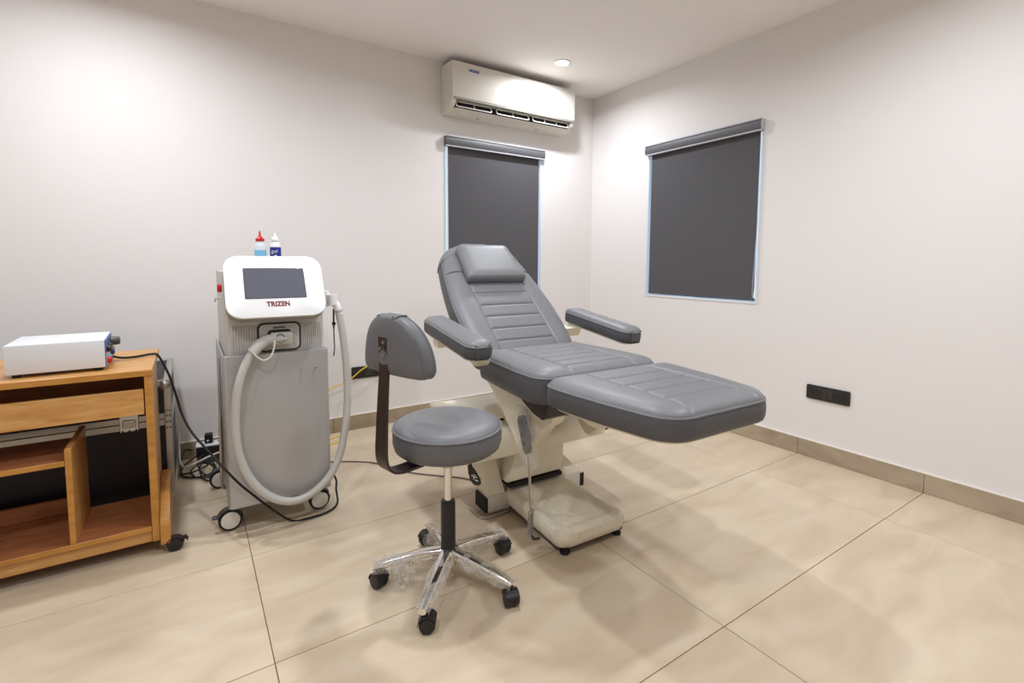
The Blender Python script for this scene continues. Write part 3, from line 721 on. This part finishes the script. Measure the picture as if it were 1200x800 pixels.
# five-leg base
from mathutils import noise
caster_yaw = [150, 75, 100, 20, 110]
for k in range(5):
    an = R(226+72*k); d = Vector((math.cos(an), math.sin(an), 0)); sd = Vector((-d.y, d.x, 0))
    bm = B(); prev = None
    for (rr, zz, hw_, hh) in ((.026, .104, .0215, .021), (.09, .100, .0195, .018), (.16, .088, .0175, .015), (.235, .073, .0155, .012), (.262, .067, .014, .010)):
        ring = []
        for q in range(12):
            t = 2*math.pi*q/12; cx_, cz_ = math.cos(t), math.sin(t)
            ring.append(bm.verts.new(d*rr+sd*(hw_*math.copysign(abs(cx_)**.6, cx_))+Vector((0, 0, zz+hh*math.copysign(abs(cz_)**.6, cz_)))))
        if prev:
            for q in range(12): bm.faces.new((prev[q], prev[(q+1) % 12], ring[(q+1) % 12], ring[q]))
        else: bm.faces.new(ring[::-1])
        prev = ring
    bm.faces.new(prev); lg = obj('leg', bm, 'chrome', st, ang=60)
    # caster
    c = d*.250; cy_ = R(caster_yaw[k]); fwd = Vector((math.cos(cy_), math.sin(cy_), 0)); ax = Vector((-fwd.y, fwd.x, 0))
    wc = c+fwd*-.014+Vector((0, 0, .0255))
    bm = B(); cyl(bm, c+Vector((0, 0, .040)), c+Vector((0, 0, .062)), .009, seg=12)
    cyl(bm, wc-ax*.007, wc+ax*.007, .023, seg=24); cs = obj('caster', bm, 'black_plastic', st)
    for s in (-1, 1):
        bm = B(); prof = [(.0255, .007), (.0255, .018), (.0225, .0235), (.010, .026)]; m4 = Matrix((fwd, Vector((0, 0, 1)), ax*s)).transposed().to_4x4(); m4.translation = wc
        lathe(bm, prof, seg=28); bm.transform(m4); obj('caster_wheel', bm, 'black_plastic', cs)
    pts = [(math.cos(R(a))*.030, math.sin(R(a))*.030) for a in range(0, 160, 12)]; inn = [(x*.9, y*.9) for x, y in pts[::-1]]
    bm = B(); prism(bm, [wc+fwd*x+Vector((0, 0, y))-ax*.023 for x, y in pts+inn], ax*.046); obj('caster_hood', bm, 'black_plastic', cs)
    # bubble wrap sleeve
    bm = B(); rings = []; NS, NR = 20, 16
    r0, r1 = (.055, .250) if k != 3 else (.05, .17)
    for i in range(NR+1):
        t = i/NR; rr = r0+(r1+.015-r0)*t; zz = .100-.032*t; rad = (.0265+.005*math.sin(5*t+k))*(1 if t < .85 else .95)
        rings.append([bm.verts.new(d*rr+sd*(rad*1.05*math.cos(2*math.pi*q/NS))+Vector((0, 0, max(.02, zz-.004+rad*.85*math.sin(2*math.pi*q/NS))))) for q in range(NS)])
    for A_, C_ in zip(rings, rings[1:]):
        for q in range(NS): bm.faces.new((A_[q], A_[(q+1) % NS], C_[(q+1) % NS], C_[q]))
    for v in bm.verts: v.co += noise.noise_vector(v.co*38+Vector((k*3., 0, 0)))*.011
    bmesh.ops.subdivide_edges(bm, edges=bm.edges[:], cuts=1, use_grid_fill=True)
    for v in bm.verts: v.co += noise.noise_vector(v.co*120)*.0025
    obj('bubble_wrap', bm, 'bubble_wrap', st, ang=30)
# loose flaps of wrap: one over the left caster, one standing up behind the column
def flap(c, ex_, ey_, w, h, seed):
    bm = B(); n = 14; g_ = []
    for i in range(n+1):
        row = []
        for j in range(n+1):
            a, b = i/n-.5, j/n-.5; p = Vector(c)+Vector(ex_)*a*w+Vector(ey_)*b*h
            p += noise.noise_vector(Vector((a*4+seed, b*4, seed)))*.015; p.z = max(.004, p.z); row.append(bm.verts.new(p))
        g_.append(row)
    for i in range(n):
        for j in range(n): bm.faces.new((g_[i][j], g_[i+1][j], g_[i+1][j+1], g_[i][j+1]))
    r_ = bmesh.ops.solidify(bm, geom=bm.faces[:], thickness=.0015)
    return obj('bubble_wrap', bm, 'bubble_wrap', st, ang=30)
flap((-.150, .040, .052), (.836, -.549, 0), (.1, .1, .9), .062, .085, 2.)
flap((-.165, .028, .048), (.6, -.75, .2), (.1, .1, .9), .055, .08, 5.)
flap((.020, .140, .085), (.836, -.549, .2), (0.2, .3, .9), .085, .075, 9.)
flap((-.01, .11, .10), (.7, .549, .1), (0, .2, .9), .07, .05, 12.)
flap((.215, .055, .060), (.7, -.5, 0), (.0, .1, .9), .06, .055, 15.)

# ------------------------------------------------------------------ laser machine
mc = thing('laser_machine', 'silver and white laser treatment machine on castors with a tilted touch screen', 'medical machine', (.30, 2.5, 0))
MI = Matrix.Translation(-Vector((.30, 2.5, 0)))
def mp_(n, bm, m, par=mc, ang=38):
    bm.transform(MI); return obj(n, bm, m, par, ang=ang)
def rr_prism(bm, x0, x1, y0, y1, z0, z1, r, bev=0.):
    pts = rrect(x1-x0, y1-y0, r, 5, (x0+x1)/2, (y0+y1)/2); return prism(bm, [(x, y, z0) for x, y in pts], (0, 0, z1-z0), bev, 2)
mp_('cabinet', rr_prism(B(), .106, .496, 2.262, 2.835, .125, .728, .02), 'silver_paint')
mp_('front_panel', rr_prism(B(), .101, .503, 2.236, 2.272, .119, .748, .015, .003), 'silver_paint')
for xa, xb in ((.100, .107), (.496, .503)): mp_('side_panel', box(B(), (xa, 2.285, .128), (xb, 2.83, .748), .002, 1), 'silver_paint')
mp_('rim_gap', box(B(), (.110, 2.268, .70), (.494, 2.276, .740)), 'dark_gap')
mp_('side_slot', box(B(), (.0985, 2.50, .20), (.1005, 2.515, .70)), 'dark_gap')
mp_('side_rod', tube(B(), smooth_path([(.090, 2.44, .46), (.088, 2.44, .30), (.088, 2.44, .16), (.094, 2.44, .13)], 5), .006, 8), 'steel')
mp_('upper_body', rr_prism(B(), .112, .498, 2.285, 2.80, .70, 1.085, .025), 'beige_grey')
mp_('upper_front', rr_prism(B(), .120, .492, 2.272, 2.30, .728, .93, .008), 'beige_grey')
for k in range(11):
    for x0 in ((.136+.0095*k) if k < 10 else None, (.398+.0088*k) if k < 10 else None):
        if x0 is not None: mp_('rib', box(B(), (x0, 2.268, .745), (x0+.005, 2.2725, .865), .001, 1), 'beige_grey')
# connector port
mp_('port_gasket', prism(B(), [(x, 2.2645, z) for x, z in rrect(.166, .120, .022, 5, .3125, .812)], (0, .010, 0), .002, 1), 'dark_gap')
pf = mp_('port_plate', prism(B(), [(x, 2.262, z) for x, z in rrect(.154, .108, .018, 5, .3125, .812)], (0, .008, 0), .001, 1), 'beige_grey')
mp_('port_label', box(B(), (.288, 2.2605, .848), (.334, 2.2622, .856)), 'screen_glass', pf)
mp_('port_recess', prism(B(), [(x, 2.2600, z) for x, z in rrect(.090, .062, .014, 4, .312, .812)], (0, .002, 0)), 'dark_gap', pf)
cb = mp_('connector', box(B(), (.276, 2.215, .785), (.358, 2.2605, .834), .005, 2), 'hose_grey')
mp_('connector_knob', cyl(B(), (.308, 2.215, .811), (.308, 2.205, .811), .015, seg=20), 'hose_grey', cb)
mp_('connector_lever', box(B(), (.288, 2.200, .804), (.338, 2.206, .817), .003, 2), 'hose_grey', cb)
ring = [(.308+.017*math.cos(2*math.pi*k/24), 2.2145, .811+.017*math.sin(2*math.pi*k/24)) for k in range(24)]
mp_('knob_ring', tube(B(), ring, .0018, 6, closed=True), 'dark_gap', cb)
hp = [Vector((0.3022, 2.2320, 0.8070)), Vector((0.2660, 2.2250, 0.8074)), Vector((0.2298, 2.2150, 0.7908)), Vector((0.2001, 2.2050, 0.7602)), Vector((0.1703, 2.1950, 0.7064)), Vector((0.1461, 2.1850, 0.6291)), Vector((0.1338, 2.1850, 0.5281)), Vector((0.1333, 2.1850, 0.4246)), Vector((0.1480, 2.1850, 0.3308)), Vector((0.1786, 2.1850, 0.2494)), Vector((0.2231, 2.1850, 0.1842)), Vector((0.2824, 2.1850, 0.1356)), Vector((0.3489, 2.1900, 0.1155)), Vector((0.4166, 2.2000, 0.1276)), Vector((0.4843, 2.2100, 0.1763)), Vector((0.5325, 2.2200, 0.2518)), Vector((0.5638, 2.2300, 0.3648)), Vector((0.5806, 2.2400, 0.4976)), Vector((0.5825, 2.2500, 0.6449)), Vector((0.5731, 2.2600, 0.7927)), Vector((0.5593, 2.2700, 0.9011))]
mp_('hose', tube(B(), smooth_path(hp, 14), .0168, 16, ribs=.07), 'hose_grey', ang=80)
for a, b in ((0, 1), (2, 3)): pass
mp_('hose_cuff', tube(B(), smooth_path(hp[0:4], 6), lambda t: .0215 if t < .45 else .0225, 16), 'hose_grey')
mp_('tether', tube(B(), smooth_path([Vector((0.2844, 2.1950, 0.8099)), Vector((0.2795, 2.1900, 0.7759)), Vector((0.2653, 2.1850, 0.7429)), Vector((0.2395, 2.1800, 0.7325)), Vector((0.2155, 2.1800, 0.7489)), Vector((0.2010, 2.1800, 0.7675))], 5), .0035, 8), 'white_cord')
# tilted head with screen
hb, ht = Vector((0, 2.168, .908)), Vector((0, 2.298, 1.151)); ey = (ht-hb).normalized(); ez = Vector((1, 0, 0)).cross(ey)
HL = (ht-hb).length; hc = (hb+ht)/2+Vector((.3015, 0, 0)); HF = frame(hc, (1, 0, 0), ey, ez)   # ez points to the viewer
def hpri(w, h, r, z0, z1, cx=0, cy=0, bev=0.): return prism(B(), [HF @ Vector((x, y, z0)) for x, y in rrect(w, h, r, 8, cx, cy)], (HF.to_3x3() @ Vector((0, 0, z1-z0))), bev, 2)
mp_('head_shell', hpri(.372, HL-.004, .052, -.050, -.006, bev=.004), 'beige_dark')
hd = mp_('head_panel', hpri(.372, HL, .055, -.014, .0, bev=.003), 'head_white')
bmn = B()   # neck wedge joining the head to the body
prism(bmn, [(.135, y, z) for y, z in ((2.205, .908), (2.29, 1.10), (2.33, 1.10), (2.42, 1.08), (2.42, .89), (2.262, .885))], (.335, 0, 0), .01, 2); mp_('head_neck', bmn, 'beige_grey')
sc_ = mp_('screen', hpri(.226, .134, .003, .0, .0012, -.0025, .0115), 'screen_glass', hd)
bz = B(); tube(bz, [HF @ Vector((x, y, .0008)) for x, y in rrect(.228, .136, .003, 2, -.0025, .0115)], .0011, 5, closed=True); mp_('screen_bezel', bz, 'dark_gap', hd)
text('lettering', 'TRIZEN', .0285, 'brand_red', hd, MI @ HF @ Matrix.Translation((.0015, -.0835, .0008)), .0004, .0014, .86)
mp_('stop_button', lathe(B(), [(.010, 0), (.016, -.002), (.017, -.012), (.013, -.016)], (.112, 2.35, 1.018), 20, 'X'), 'red_plastic')
mp_('side_hook', tube(B(), [(.112, 2.36, .975), (.088, 2.36, .975), (.086, 2.36, .962)], .005, 8), 'chrome')
for x_, z_ in ((.392, .672), (.445, .672)):
    mp_('hook_pin', cyl(B(), (x_, 2.238, z_), (x_, 2.218, z_), .0035, seg=10), 'chrome')
# handpiece in its holder on the right
mp_('holder', box(B(), (.498, 2.27, .93), (.522, 2.33, 1.00), .006, 2), 'white_plastic')
mp_('handpiece_head', cyl(B(), Vector((0.5315, 2.2700, 0.9829)), Vector((0.5341, 2.2700, 0.9370)), .021, .020, 20), 'white_plastic')
mp_('handpiece', tube(B(), smooth_path([Vector((0.5244, 2.2900, 0.9551)), Vector((0.5404, 2.2800, 0.9475)), Vector((0.5529, 2.2720, 0.9283)), Vector((0.5628, 2.2700, 0.8932))], 6), lambda t: .0175-.001*t, 16), 'white_plastic')
mp_('handpiece_ring', tube(B(), [Vector((0.5583, 2.2710, 0.9146)), Vector((0.5618, 2.2710, 0.9029))], .0185, 16), 'hose_grey')
mp_('wrist_strap', tube(B(), smooth_path([Vector((0.5444, 2.3000, 0.9148)), Vector((0.5429, 2.3000, 0.8448)), Vector((0.5434, 2.3000, 0.7860)), Vector((0.5441, 2.3000, 0.7349)), Vector((0.5396, 2.3000, 0.6998))], 6), lambda t: .004 if t < .3 else .0025, 6), 'black_rubber')
mp_('strap_bead', lathe(B(), [(.003, -.008), (.008, -.005), (.009, 0), (.008, .005), (.003, .008)], Vector((0.5437, 2.3000, 0.8486)), 14), 'black_rubber')
# castors
for k, (cx_, cy_, yw) in enumerate(((.108, 2.318, 0), (.462, 2.305, 0), (.092, 2.79, 0), (.47, 2.78, 0))):
    ct = mp_('castor', box(B(), (cx_-.004, cy_-.012, .085), (cx_+.036, cy_+.03, .126), .006, 2), 'silver_paint')
    mp_('tyre', lathe(B(), [(.030, -.017), (.042, -.016), (.0455, -.010), (.0455, .010), (.042, .016), (.030, .017)], (cx_, cy_, .046), 32, 'Y'), 'black_rubber', ct)
    mp_('wheel_disc', lathe(B(), [(.006, -.0195), (.030, -.0205), (.035, -.019), (.036, -.0155)], (cx_, cy_, .046), 32, 'Y'), 'warm_white', ct)
    arc = [(math.cos(R(a)), math.sin(R(a))) for a in range(35, 175, 14)]
    mp_('mudguard', prism(B(), [(cx_+.051*c, cy_-.016, .046+.051*s) for c, s in arc]+[(cx_+.047*c, cy_-.016, .046+.047*s) for c, s in arc[::-1]], (0, .032, 0)), 'knob_grey', ct)
    if k == 0: mp_('brake_lever', box(B(), (cx_-.066, cy_-.014, .060), (cx_-.044, cy_+.014, .070), .003, 1), 'knob_grey', ct)

# bottles on the machine
def bottle(x, y, z0, kind, label):
    t = thing('squeeze_bottle', label, 'bottle', (x, y, z0))
    r = .0235
    if kind == 'red':
        b = obj('bottle_body', lathe(B(), [(r-.004, 0), (r, .004), (r, .105), (r-.003, .118), (.016, .128), (.015, .134)], seg=28), 'clear_plastic', t)
        obj('gel', lathe(B(), [(r+.0004, .005), (r+.0006, .006), (r+.0006, .092), (r+.0004, .093)], seg=28, caps=False), 'gel_blue', b)
        obj('nozzle_cap', lathe(B(), [(.018, .132), (.0185, .142), (.010, .150), (.005, .158), (.0035, .176), (.002, .178)], seg=24), 'red_plastic', t)
    else:
        b = obj('bottle_body', lathe(B(), [(r-.004, 0), (r-.001, .004), (r-.001, .108), (r-.004, .120), (.014, .130), (.013, .136)], seg=28), 'white_plastic', t)
        obj('paper_label', lathe(B(), [(r-.0008, .056), (r-.0002, .0565), (r-.0002, .1065), (r-.0008, .107)], seg=28, caps=False), 'label_blue', b)
        d = Vector((-x, -y, 0)).normalized(); sx_ = Vector((0, 0, 1)).cross(d)
        text('lettering', 'gel', .022, 'print_white', b, frame(d*(r+.0004)+Vector((0, 0, .088))-sx_*.004, sx_, (0, 0, 1), d), .0003)
        obj('label_dot', cyl(B(), d*(r-.0006)+Vector((0, 0, .067)), d*(r+.0006)+Vector((0, 0, .067)), .0055, seg=14), 'print_white', b)
        obj('nozzle_cap', lathe(B(), [(.0165, .135), (.0165, .143), (.009, .152), (.0045, .159), (.003, .170), (.002, .171)], seg=24), 'white_plastic', t)
    return t
bottle(.272, 2.46, 1.086, 'red', 'clear bottle of blue gel with a red nozzle cap on the machine')
bottle(.334, 2.46, 1.086, 'white', 'white bottle with a dark blue label on the machine')

# ------------------------------------------------------------------ wooden computer table
tb = thing('wooden_table', 'light brown wooden computer trolley with shelves against the left wall edge', 'table', (-.58, 2.42, 0))
tb['label'] = 'light brown wooden computer trolley with open shelves, left of the machine'
TI = Matrix.Translation(-Vector((-.58, 2.42, 0)))
def tp(n, a, b, m, par=tb, bev=.0015): 
    bm = box(B(), a, b, bev, 1); bm.transform(TI); return obj(n, bm, m, par)
TX0, TX1, TYF = -1.03, -.128, 2.262
to = tp('table_top', (TX0, TYF, .702), (TX1, 2.79, .724), 'wood', bev=.003)
tp('top_edging', (TX0, TYF-.003, .700), (TX1+.001, TYF+.001, .7225), 'wood_edge', to)
for x0, x1 in ((TX1-.026, TX1-.002), (TX0+.002, TX0+.026)):
    sp = tp('side_panel', (x0, TYF+.004, .055), (x1, 2.58, .701), 'wood'); tp('panel_edging', (x0, TYF+.001, .055), (x1, TYF+.005, .700), 'wood_edge', sp)
for s, xx in ((1, TX1-.001), (-1, TX0-.033)):
    bm = B(); prism(bm, [(xx, y, z) for y, z in ((2.250, .040), (2.250, .118), (2.262, .140), (2.34, .195), (2.42, .225), (2.56, .225), (2.60, .18), (2.60, .04))], (.033, 0, 0), .003, 2); bm.transform(TI); obj('foot_board', bm, 'wood_edge', tb)
dr = tp('drawer_front', (TX0+.03, TYF+.004, .555), (TX1-.030, TYF+.022, .650), 'wood')
tp('drawer_tray', (TX0+.032, TYF+.022, .560), (TX1-.033, 2.56, .572), 'wood_red', dr)
tp('drawer_back', (TX0+.032, 2.548, .572), (TX1-.033, 2.56, .645), 'wood_red', dr)
bs = tp('bottom_shelf', (TX0+.027, TYF+.002, .100), (TX1-.027, 2.58, .118), 'wood_red')
tp('shelf_edging', (TX0+.027, TYF-.001, .099), (TX1-.027, TYF+.003, .118), 'wood_edge', bs)
tp('front_rail', (TX0+.027, TYF+.014, .052), (TX1-.027, TYF+.030, .0995), 'wood')
tp('back_rail', (TX0+.027, 2.562, .1185), (-.395, 2.578, .180), 'wood_red')
dv = tp('divider', (-.389, TYF+.004, .1185), (-.371, 2.56, .468), 'wood'); tp('divider_edging', (-.3892, TYF, .1185), (-.3708, TYF+.004, .468), 'wood_edge', dv)
sh = tp('middle_shelf', (TX0+.027, TYF+.006, .408), (-.3895, 2.56, .426), 'wood_red'); tp('shelf_edging', (TX0+.027, TYF+.002, .407), (-.3895, TYF+.006, .4262), 'wood_edge', sh)
for x_, y_ in ((TX1+.044, 2.262), (TX1-.014, 2.56), (TX0-.044, 2.262), (TX0-.044, 2.57)):
    bm = B()
    for a, b in ((-.013, -.002), (.002, .013)): lathe(bm, [(.012, a), (.0245, a+.001), (.027, a+.004), (.027, b-.004), (.0245, b-.001), (.012, b)], (x_, y_, .0272), 24, 'Y')
    cyl(bm, (x_, y_-.012, .0272), (x_, y_+.012, .0272), .008, seg=12)
    bm.transform(TI); c_ = obj('castor', bm, 'black_plastic', tb)
    arc = [(math.cos(R(a)), math.sin(R(a))) for a in range(10, 178, 14)]
    bm = B(); prism(bm, [(x_+.0315*c, y_-.014, .0272+.0315*s) for c, s in arc]+[(x_+.028*c, y_-.014, .0272+.028*s) for c, s in arc[::-1]], (0, .028, 0)); bm.transform(TI); obj('castor_hood', bm, 'black_plastic', c_)
    bm = prism(B(), [(x_+p, y_-.008, .0272+q) for p, q in ((.022, .020), (.036, .024), (.044, .012), (.040, .002), (.036, .012), (.026, .014))], (0, .016, 0)); bm.transform(TI); obj('brake_tab', bm, 'black_plastic', c_)

# ------------------------------------------------------------------ white bench unit on the table
ub = thing('electro_unit', 'white rectangular electronic unit with a blue knob panel on the wooden table', 'electronic unit', (-.405, 2.455, .724), R(2))
ubx = .135
obj('case', box(B(), (-ubx, -.133, .012), (ubx-.004, .133, .114), .003, 2), 'box_white', ub)
pn = obj('control_panel', box(B(), (ubx-.005, -.128, .016), (ubx-.001, .128, .110)), 'panel_blue', ub)
obj('panel_strip', box(B(), (ubx-.0012, -.125, .018), (ubx, .125, .062)), 'beige_grey', pn)
for sx_ in (-1, 1):
    for sy_ in (-1, 1): obj('rubber_foot', cyl(B(), (sx_*.11, sy_*.11, 0), (sx_*.11, sy_*.11, .0125), .012, seg=14), 'black_rubber', ub)
def knob(y, z, r, l, m): return obj('knob', lathe(B(), [(r*.8, 0), (r, .002), (r, l*.6), (r*.85, l), (r*.5, l+.001)], (ubx-.001, y, z), 18, 'X'), m, ub)
knob(.075, .082, .017, .030, 'knob_grey'); knob(-.085, .075, .013, .014, 'black_plastic'); knob(-.02, .078, .010, .012, 'black_plastic')
knob(.02, .058, .010, .012, 'panel_blue'); knob(.10, .048, .013, .010, 'yellow'); knob(.055, .042, .013, .012, 'label_blue')
knob(-.095, .034, .013, .014, 'red_plastic'); knob(-.04, .036, .010, .010, 'label_cyan'); knob(.0, .030, .009, .010, 'black_plastic')

# ------------------------------------------------------------------ flight case behind the table
fc = thing('flight_case', 'black flight case with aluminium edges and butterfly latch behind the wooden table', 'flight case', (-.52, 2.93, 0))
FI = Matrix.Translation(-Vector((-.52, 2.93, 0)))
FX0, FX1, FY0, FY1, FZ0, FZ1 = -.96, -.086, 2.645, 3.235, .055, .600
def fp_(n, bm, m, par=fc): bm.transform(FI); return obj(n, bm, m, par)
fp_('case_body', box(B(), (FX0+.004, FY0+.004, FZ0+.004), (FX1-.004, FY1-.004, .424)), 'case_black')
fp_('case_lid', box(B(), (FX0+.004, FY0+.004, .428), (FX1-.004, FY1-.004, FZ1-.004)), 'case_black')
e_ = .028
for (a, b) in (((FX0, FY0, FZ1-e_), (FX1, FY0+e_, FZ1)), ((FX0, FY1-e_, FZ1-e_), (FX1, FY1, FZ1)), ((FX1-e_, FY0+e_, FZ1-e_), (FX1, FY1-e_, FZ1)), ((FX0, FY0+e_, FZ1-e_), (FX0+e_, FY1-e_, FZ1)),
               ((FX1-e_, FY0, FZ0), (FX1, FY0+e_, FZ1-e_)), ((FX0, FY0, FZ0), (FX0+e_, FY0+e_, FZ1-e_)), ((FX1-e_, FY1-e_, FZ0), (FX1, FY1, FZ1-e_)), ((FX0, FY1-e_, FZ0), (FX0+e_, FY1, FZ1-e_)),
               ((FX0+e_, FY0, FZ0), (FX1-e_, FY0+e_, FZ0+e_)), ((FX1-e_, FY0+e_, FZ0), (FX1, FY1-e_, FZ0+e_))):
    fp_('edge_rail', box(B(), a, b, .003, 1), 'alu')
for z0, z1 in ((.398, .4245), (.4275, .452)):
    fp_('seam_rail', box(B(), (FX0+e_, FY0-.001, z0), (FX1-e_, FY0+.006, z1), .001, 1), 'alu'); fp_('seam_rail', box(B(), (FX1-.005, FY0+e_, z0), (FX1+.001, FY1-e_, z1), .001, 1), 'alu')
for z in (FZ1-.022, FZ0+.02):
    fp_('ball_corner', lathe(B(), [(.004, -.026), (.016, -.022), (.026, -.012), (.028, 0), (.026, .012), (.016, .022), (.004, .025)], (FX1-.022, FY0+.020, z), 24), 'alu')
lt = fp_('latch', box(B(), (-.272, FY0-.007, .392), (-.206, FY0+.002, .472), .002, 1), 'steel')
fp_('latch_dish', box(B(), (-.263, FY0-.009, .410), (-.215, FY0-.0065, .440), .002, 1), 'alu', lt)
fp_('latch_wing', box(B(), (-.259, FY0-.014, .432), (-.219, FY0-.008, .443), .002, 1), 'steel', lt)
for dx in (-.262, -.239, -.216):
    for z in (.3955, .4665): fp_('rivet', lathe(B(), [(.0045, 0), (.0035, -.002), (.001, -.003)], (dx, FY0-.007, z), 10, 'Y'), 'knob_grey', lt)
for z in (.385, .412, .44, .462):
    for dx in (FX1-.020, FX1-.008): fp_('corner_rivet', lathe(B(), [(.004, 0), (.003, -.002), (.001, -.0025)], (dx, FY0-.0005, z), 10, 'Y'), 'knob_grey')
for x_ in (FX1-.06, FX0+.06):
    for y_ in (FY0+.07, FY1-.07):
        c_ = fp_('castor', lathe(B(), [(.008, -.014), (.026, -.012), (.0275, 0), (.026, .012), (.008, .014)], (x_+.03, y_, .0275), 22, 'X'), 'black_plastic'); fp_('castor_fork', box(B(), (x_+.01, y_-.018, .034), (x_+.05, y_+.018, .056), .003, 1), 'steel', c_)

# ------------------------------------------------------------------ power strip and cables
ps = thing('power_strip', 'black and white power strip with plugged adapter by the skirting beside the machine', 'power strip', (.075, 3.20, 0), R(-4))
obj('strip_body', box(B(), (-.075, -.035, .030), (.085, .035, .095), .005, 2), 'black_plastic', ps)
tpw = obj('strip_top', box(B(), (-.078, -.038, .0955), (.088, .038, .107), .004, 2), 'white_plastic', ps)
obj('strip_base', box(B(), (-.07, -.03, 0), (.08, .03, .030), .002, 1), 'knob_grey', ps)
ad_ = obj('plug_adapter', box(B(), (-.035, -.022, .107), (.005, .022, .160), .005, 2), 'black_plastic', ps)
obj('adapter_light', box(B(), (-.024, -.0232, .122), (-.014, -.0218, .130)), 'print_white', ad_)
for k in range(2): obj('socket_hole', cyl(B(), (.030+k*.03, 0, .1068), (.030+k*.03, 0, .1078), .006, seg=10), 'dark_gap', tpw)
def cord(label, pts, r, m, n=8, cat='cable', group=None, name='loose_cable'):
    P = [Vector(p) for p in pts]; c = P[0].copy()
    o = obj(name, tube(B(), smooth_path([p-c for p in P], n), r, 8), m); o.location = c
    return tag(o, label, cat, group)
cord('black cord running from the electronic unit over the table edge to the machine castor',
     [(-.268, 2.50, .748), (-.235, 2.52, .735), (-.19, 2.56, .730), (-.145, 2.58, .732), (-.122, 2.58, .722), Vector((-0.0902, 2.5700, 0.6449)), Vector((-0.0661, 2.5500, 0.5519)), Vector((-0.0448, 2.5200, 0.4618)), Vector((-0.0106, 2.4400, 0.3998)), Vector((0.0368, 2.3200, 0.3588)), Vector((0.0863, 2.2000, 0.3151)), Vector((0.1399, 2.2000, 0.2354)), Vector((0.1878, 2.2100, 0.1724)), Vector((0.2371, 2.2150, 0.1131)), (.33, 2.245, .008), (.40, 2.222, .008), (.48, 2.232, .008), (.535, 2.28, .012), Vector((0.5415, 2.3200, 0.0628)), Vector((0.5519, 2.3600, 0.0905)), Vector((0.5422, 2.4000, 0.1159))], .0048, 'black_rubber')
tang = [[(.0, 3.18, .05), (-.06, 3.14, .02), (-.072, 3.05, .008), (-.03, 2.98, .008), (.05, 2.97, .010), (.075, 3.03, .03), (.02, 3.10, .03), (-.03, 3.04, .02), (.0, 2.95, .010), (.07, 2.93, .010)],
        [(.03, 3.16, .06), (.0, 3.08, .05), (.02, 2.99, .02), (.06, 2.94, .012), (.09, 2.97, .02), (.07, 3.05, .05), (.10, 3.12, .06)],
        [(-.02, 3.20, .08), (-.055, 3.18, .09), (-.072, 3.12, .05), (-.07, 3.03, .020), (.0, 3.02, .025), (.06, 3.06, .040), (.09, 3.15, .05)],
        [(.05, 3.15, .04), (.01, 3.01, .04), (.03, 2.90, .012), (.08, 2.88, .012), (.09, 2.94, .03), (.06, 3.0, .05)]]
tl = ['black cord looping lowest on the floor beside the power strip', 'short black cord looped below the power strip front', 'black cord arching over the skirting beside the power strip', 'black cord curling toward the rear machine castor']
for l, t in zip(tl, tang): cord(l, t, .0042, 'black_rubber', group='tangled black cords by the power strip')
cord('pale cord hanging beside the flight case and curling to the power strip', [Vector((-0.0760, 3.1000, 0.2153)), Vector((-0.0770, 3.0800, 0.1441)), Vector((-0.0740, 3.0200, 0.0941)), Vector((-0.0563, 2.9800, 0.0708)), Vector((-0.0116, 2.9800, 0.0788)), Vector((0.0421, 2.9900, 0.0955)), Vector((0.0979, 3.0200, 0.1014)), Vector((0.1229, 3.0500, 0.0908))], .0045, 'white_cord')
cord('thin grey cord lying across the floor from machine to chair base', [(.52, 2.84, .004), (.63, 2.81, .004), (.80, 2.697, .004), (.88, 2.58, .004), (.95, 2.44, .004), (1.06, 2.32, .004), (1.16, 2.22, .004), (1.22, 2.10, .004)], .0036, 'grey_cord')
cord('yellow cord running from the back wall socket down behind the machine', [(1.005, 3.287, .405), (.995, 3.262, .43), Vector((0.9444, 3.2600, 0.4096)), Vector((0.8759, 3.2600, 0.3604)), Vector((0.8091, 3.2600, 0.3291)), Vector((0.7440, 3.2600, 0.3097)), (.70, 3.24, .27), (.64, 3.2, .15), (.62, 3.17, .02), (.66, 3.14, .004), (.745, 3.20, .004), (.795, 3.19, .004), (.79, 3.14, .004), (.72, 3.09, .004), (.64, 3.06, .004)], .004, 'yellow_cord')
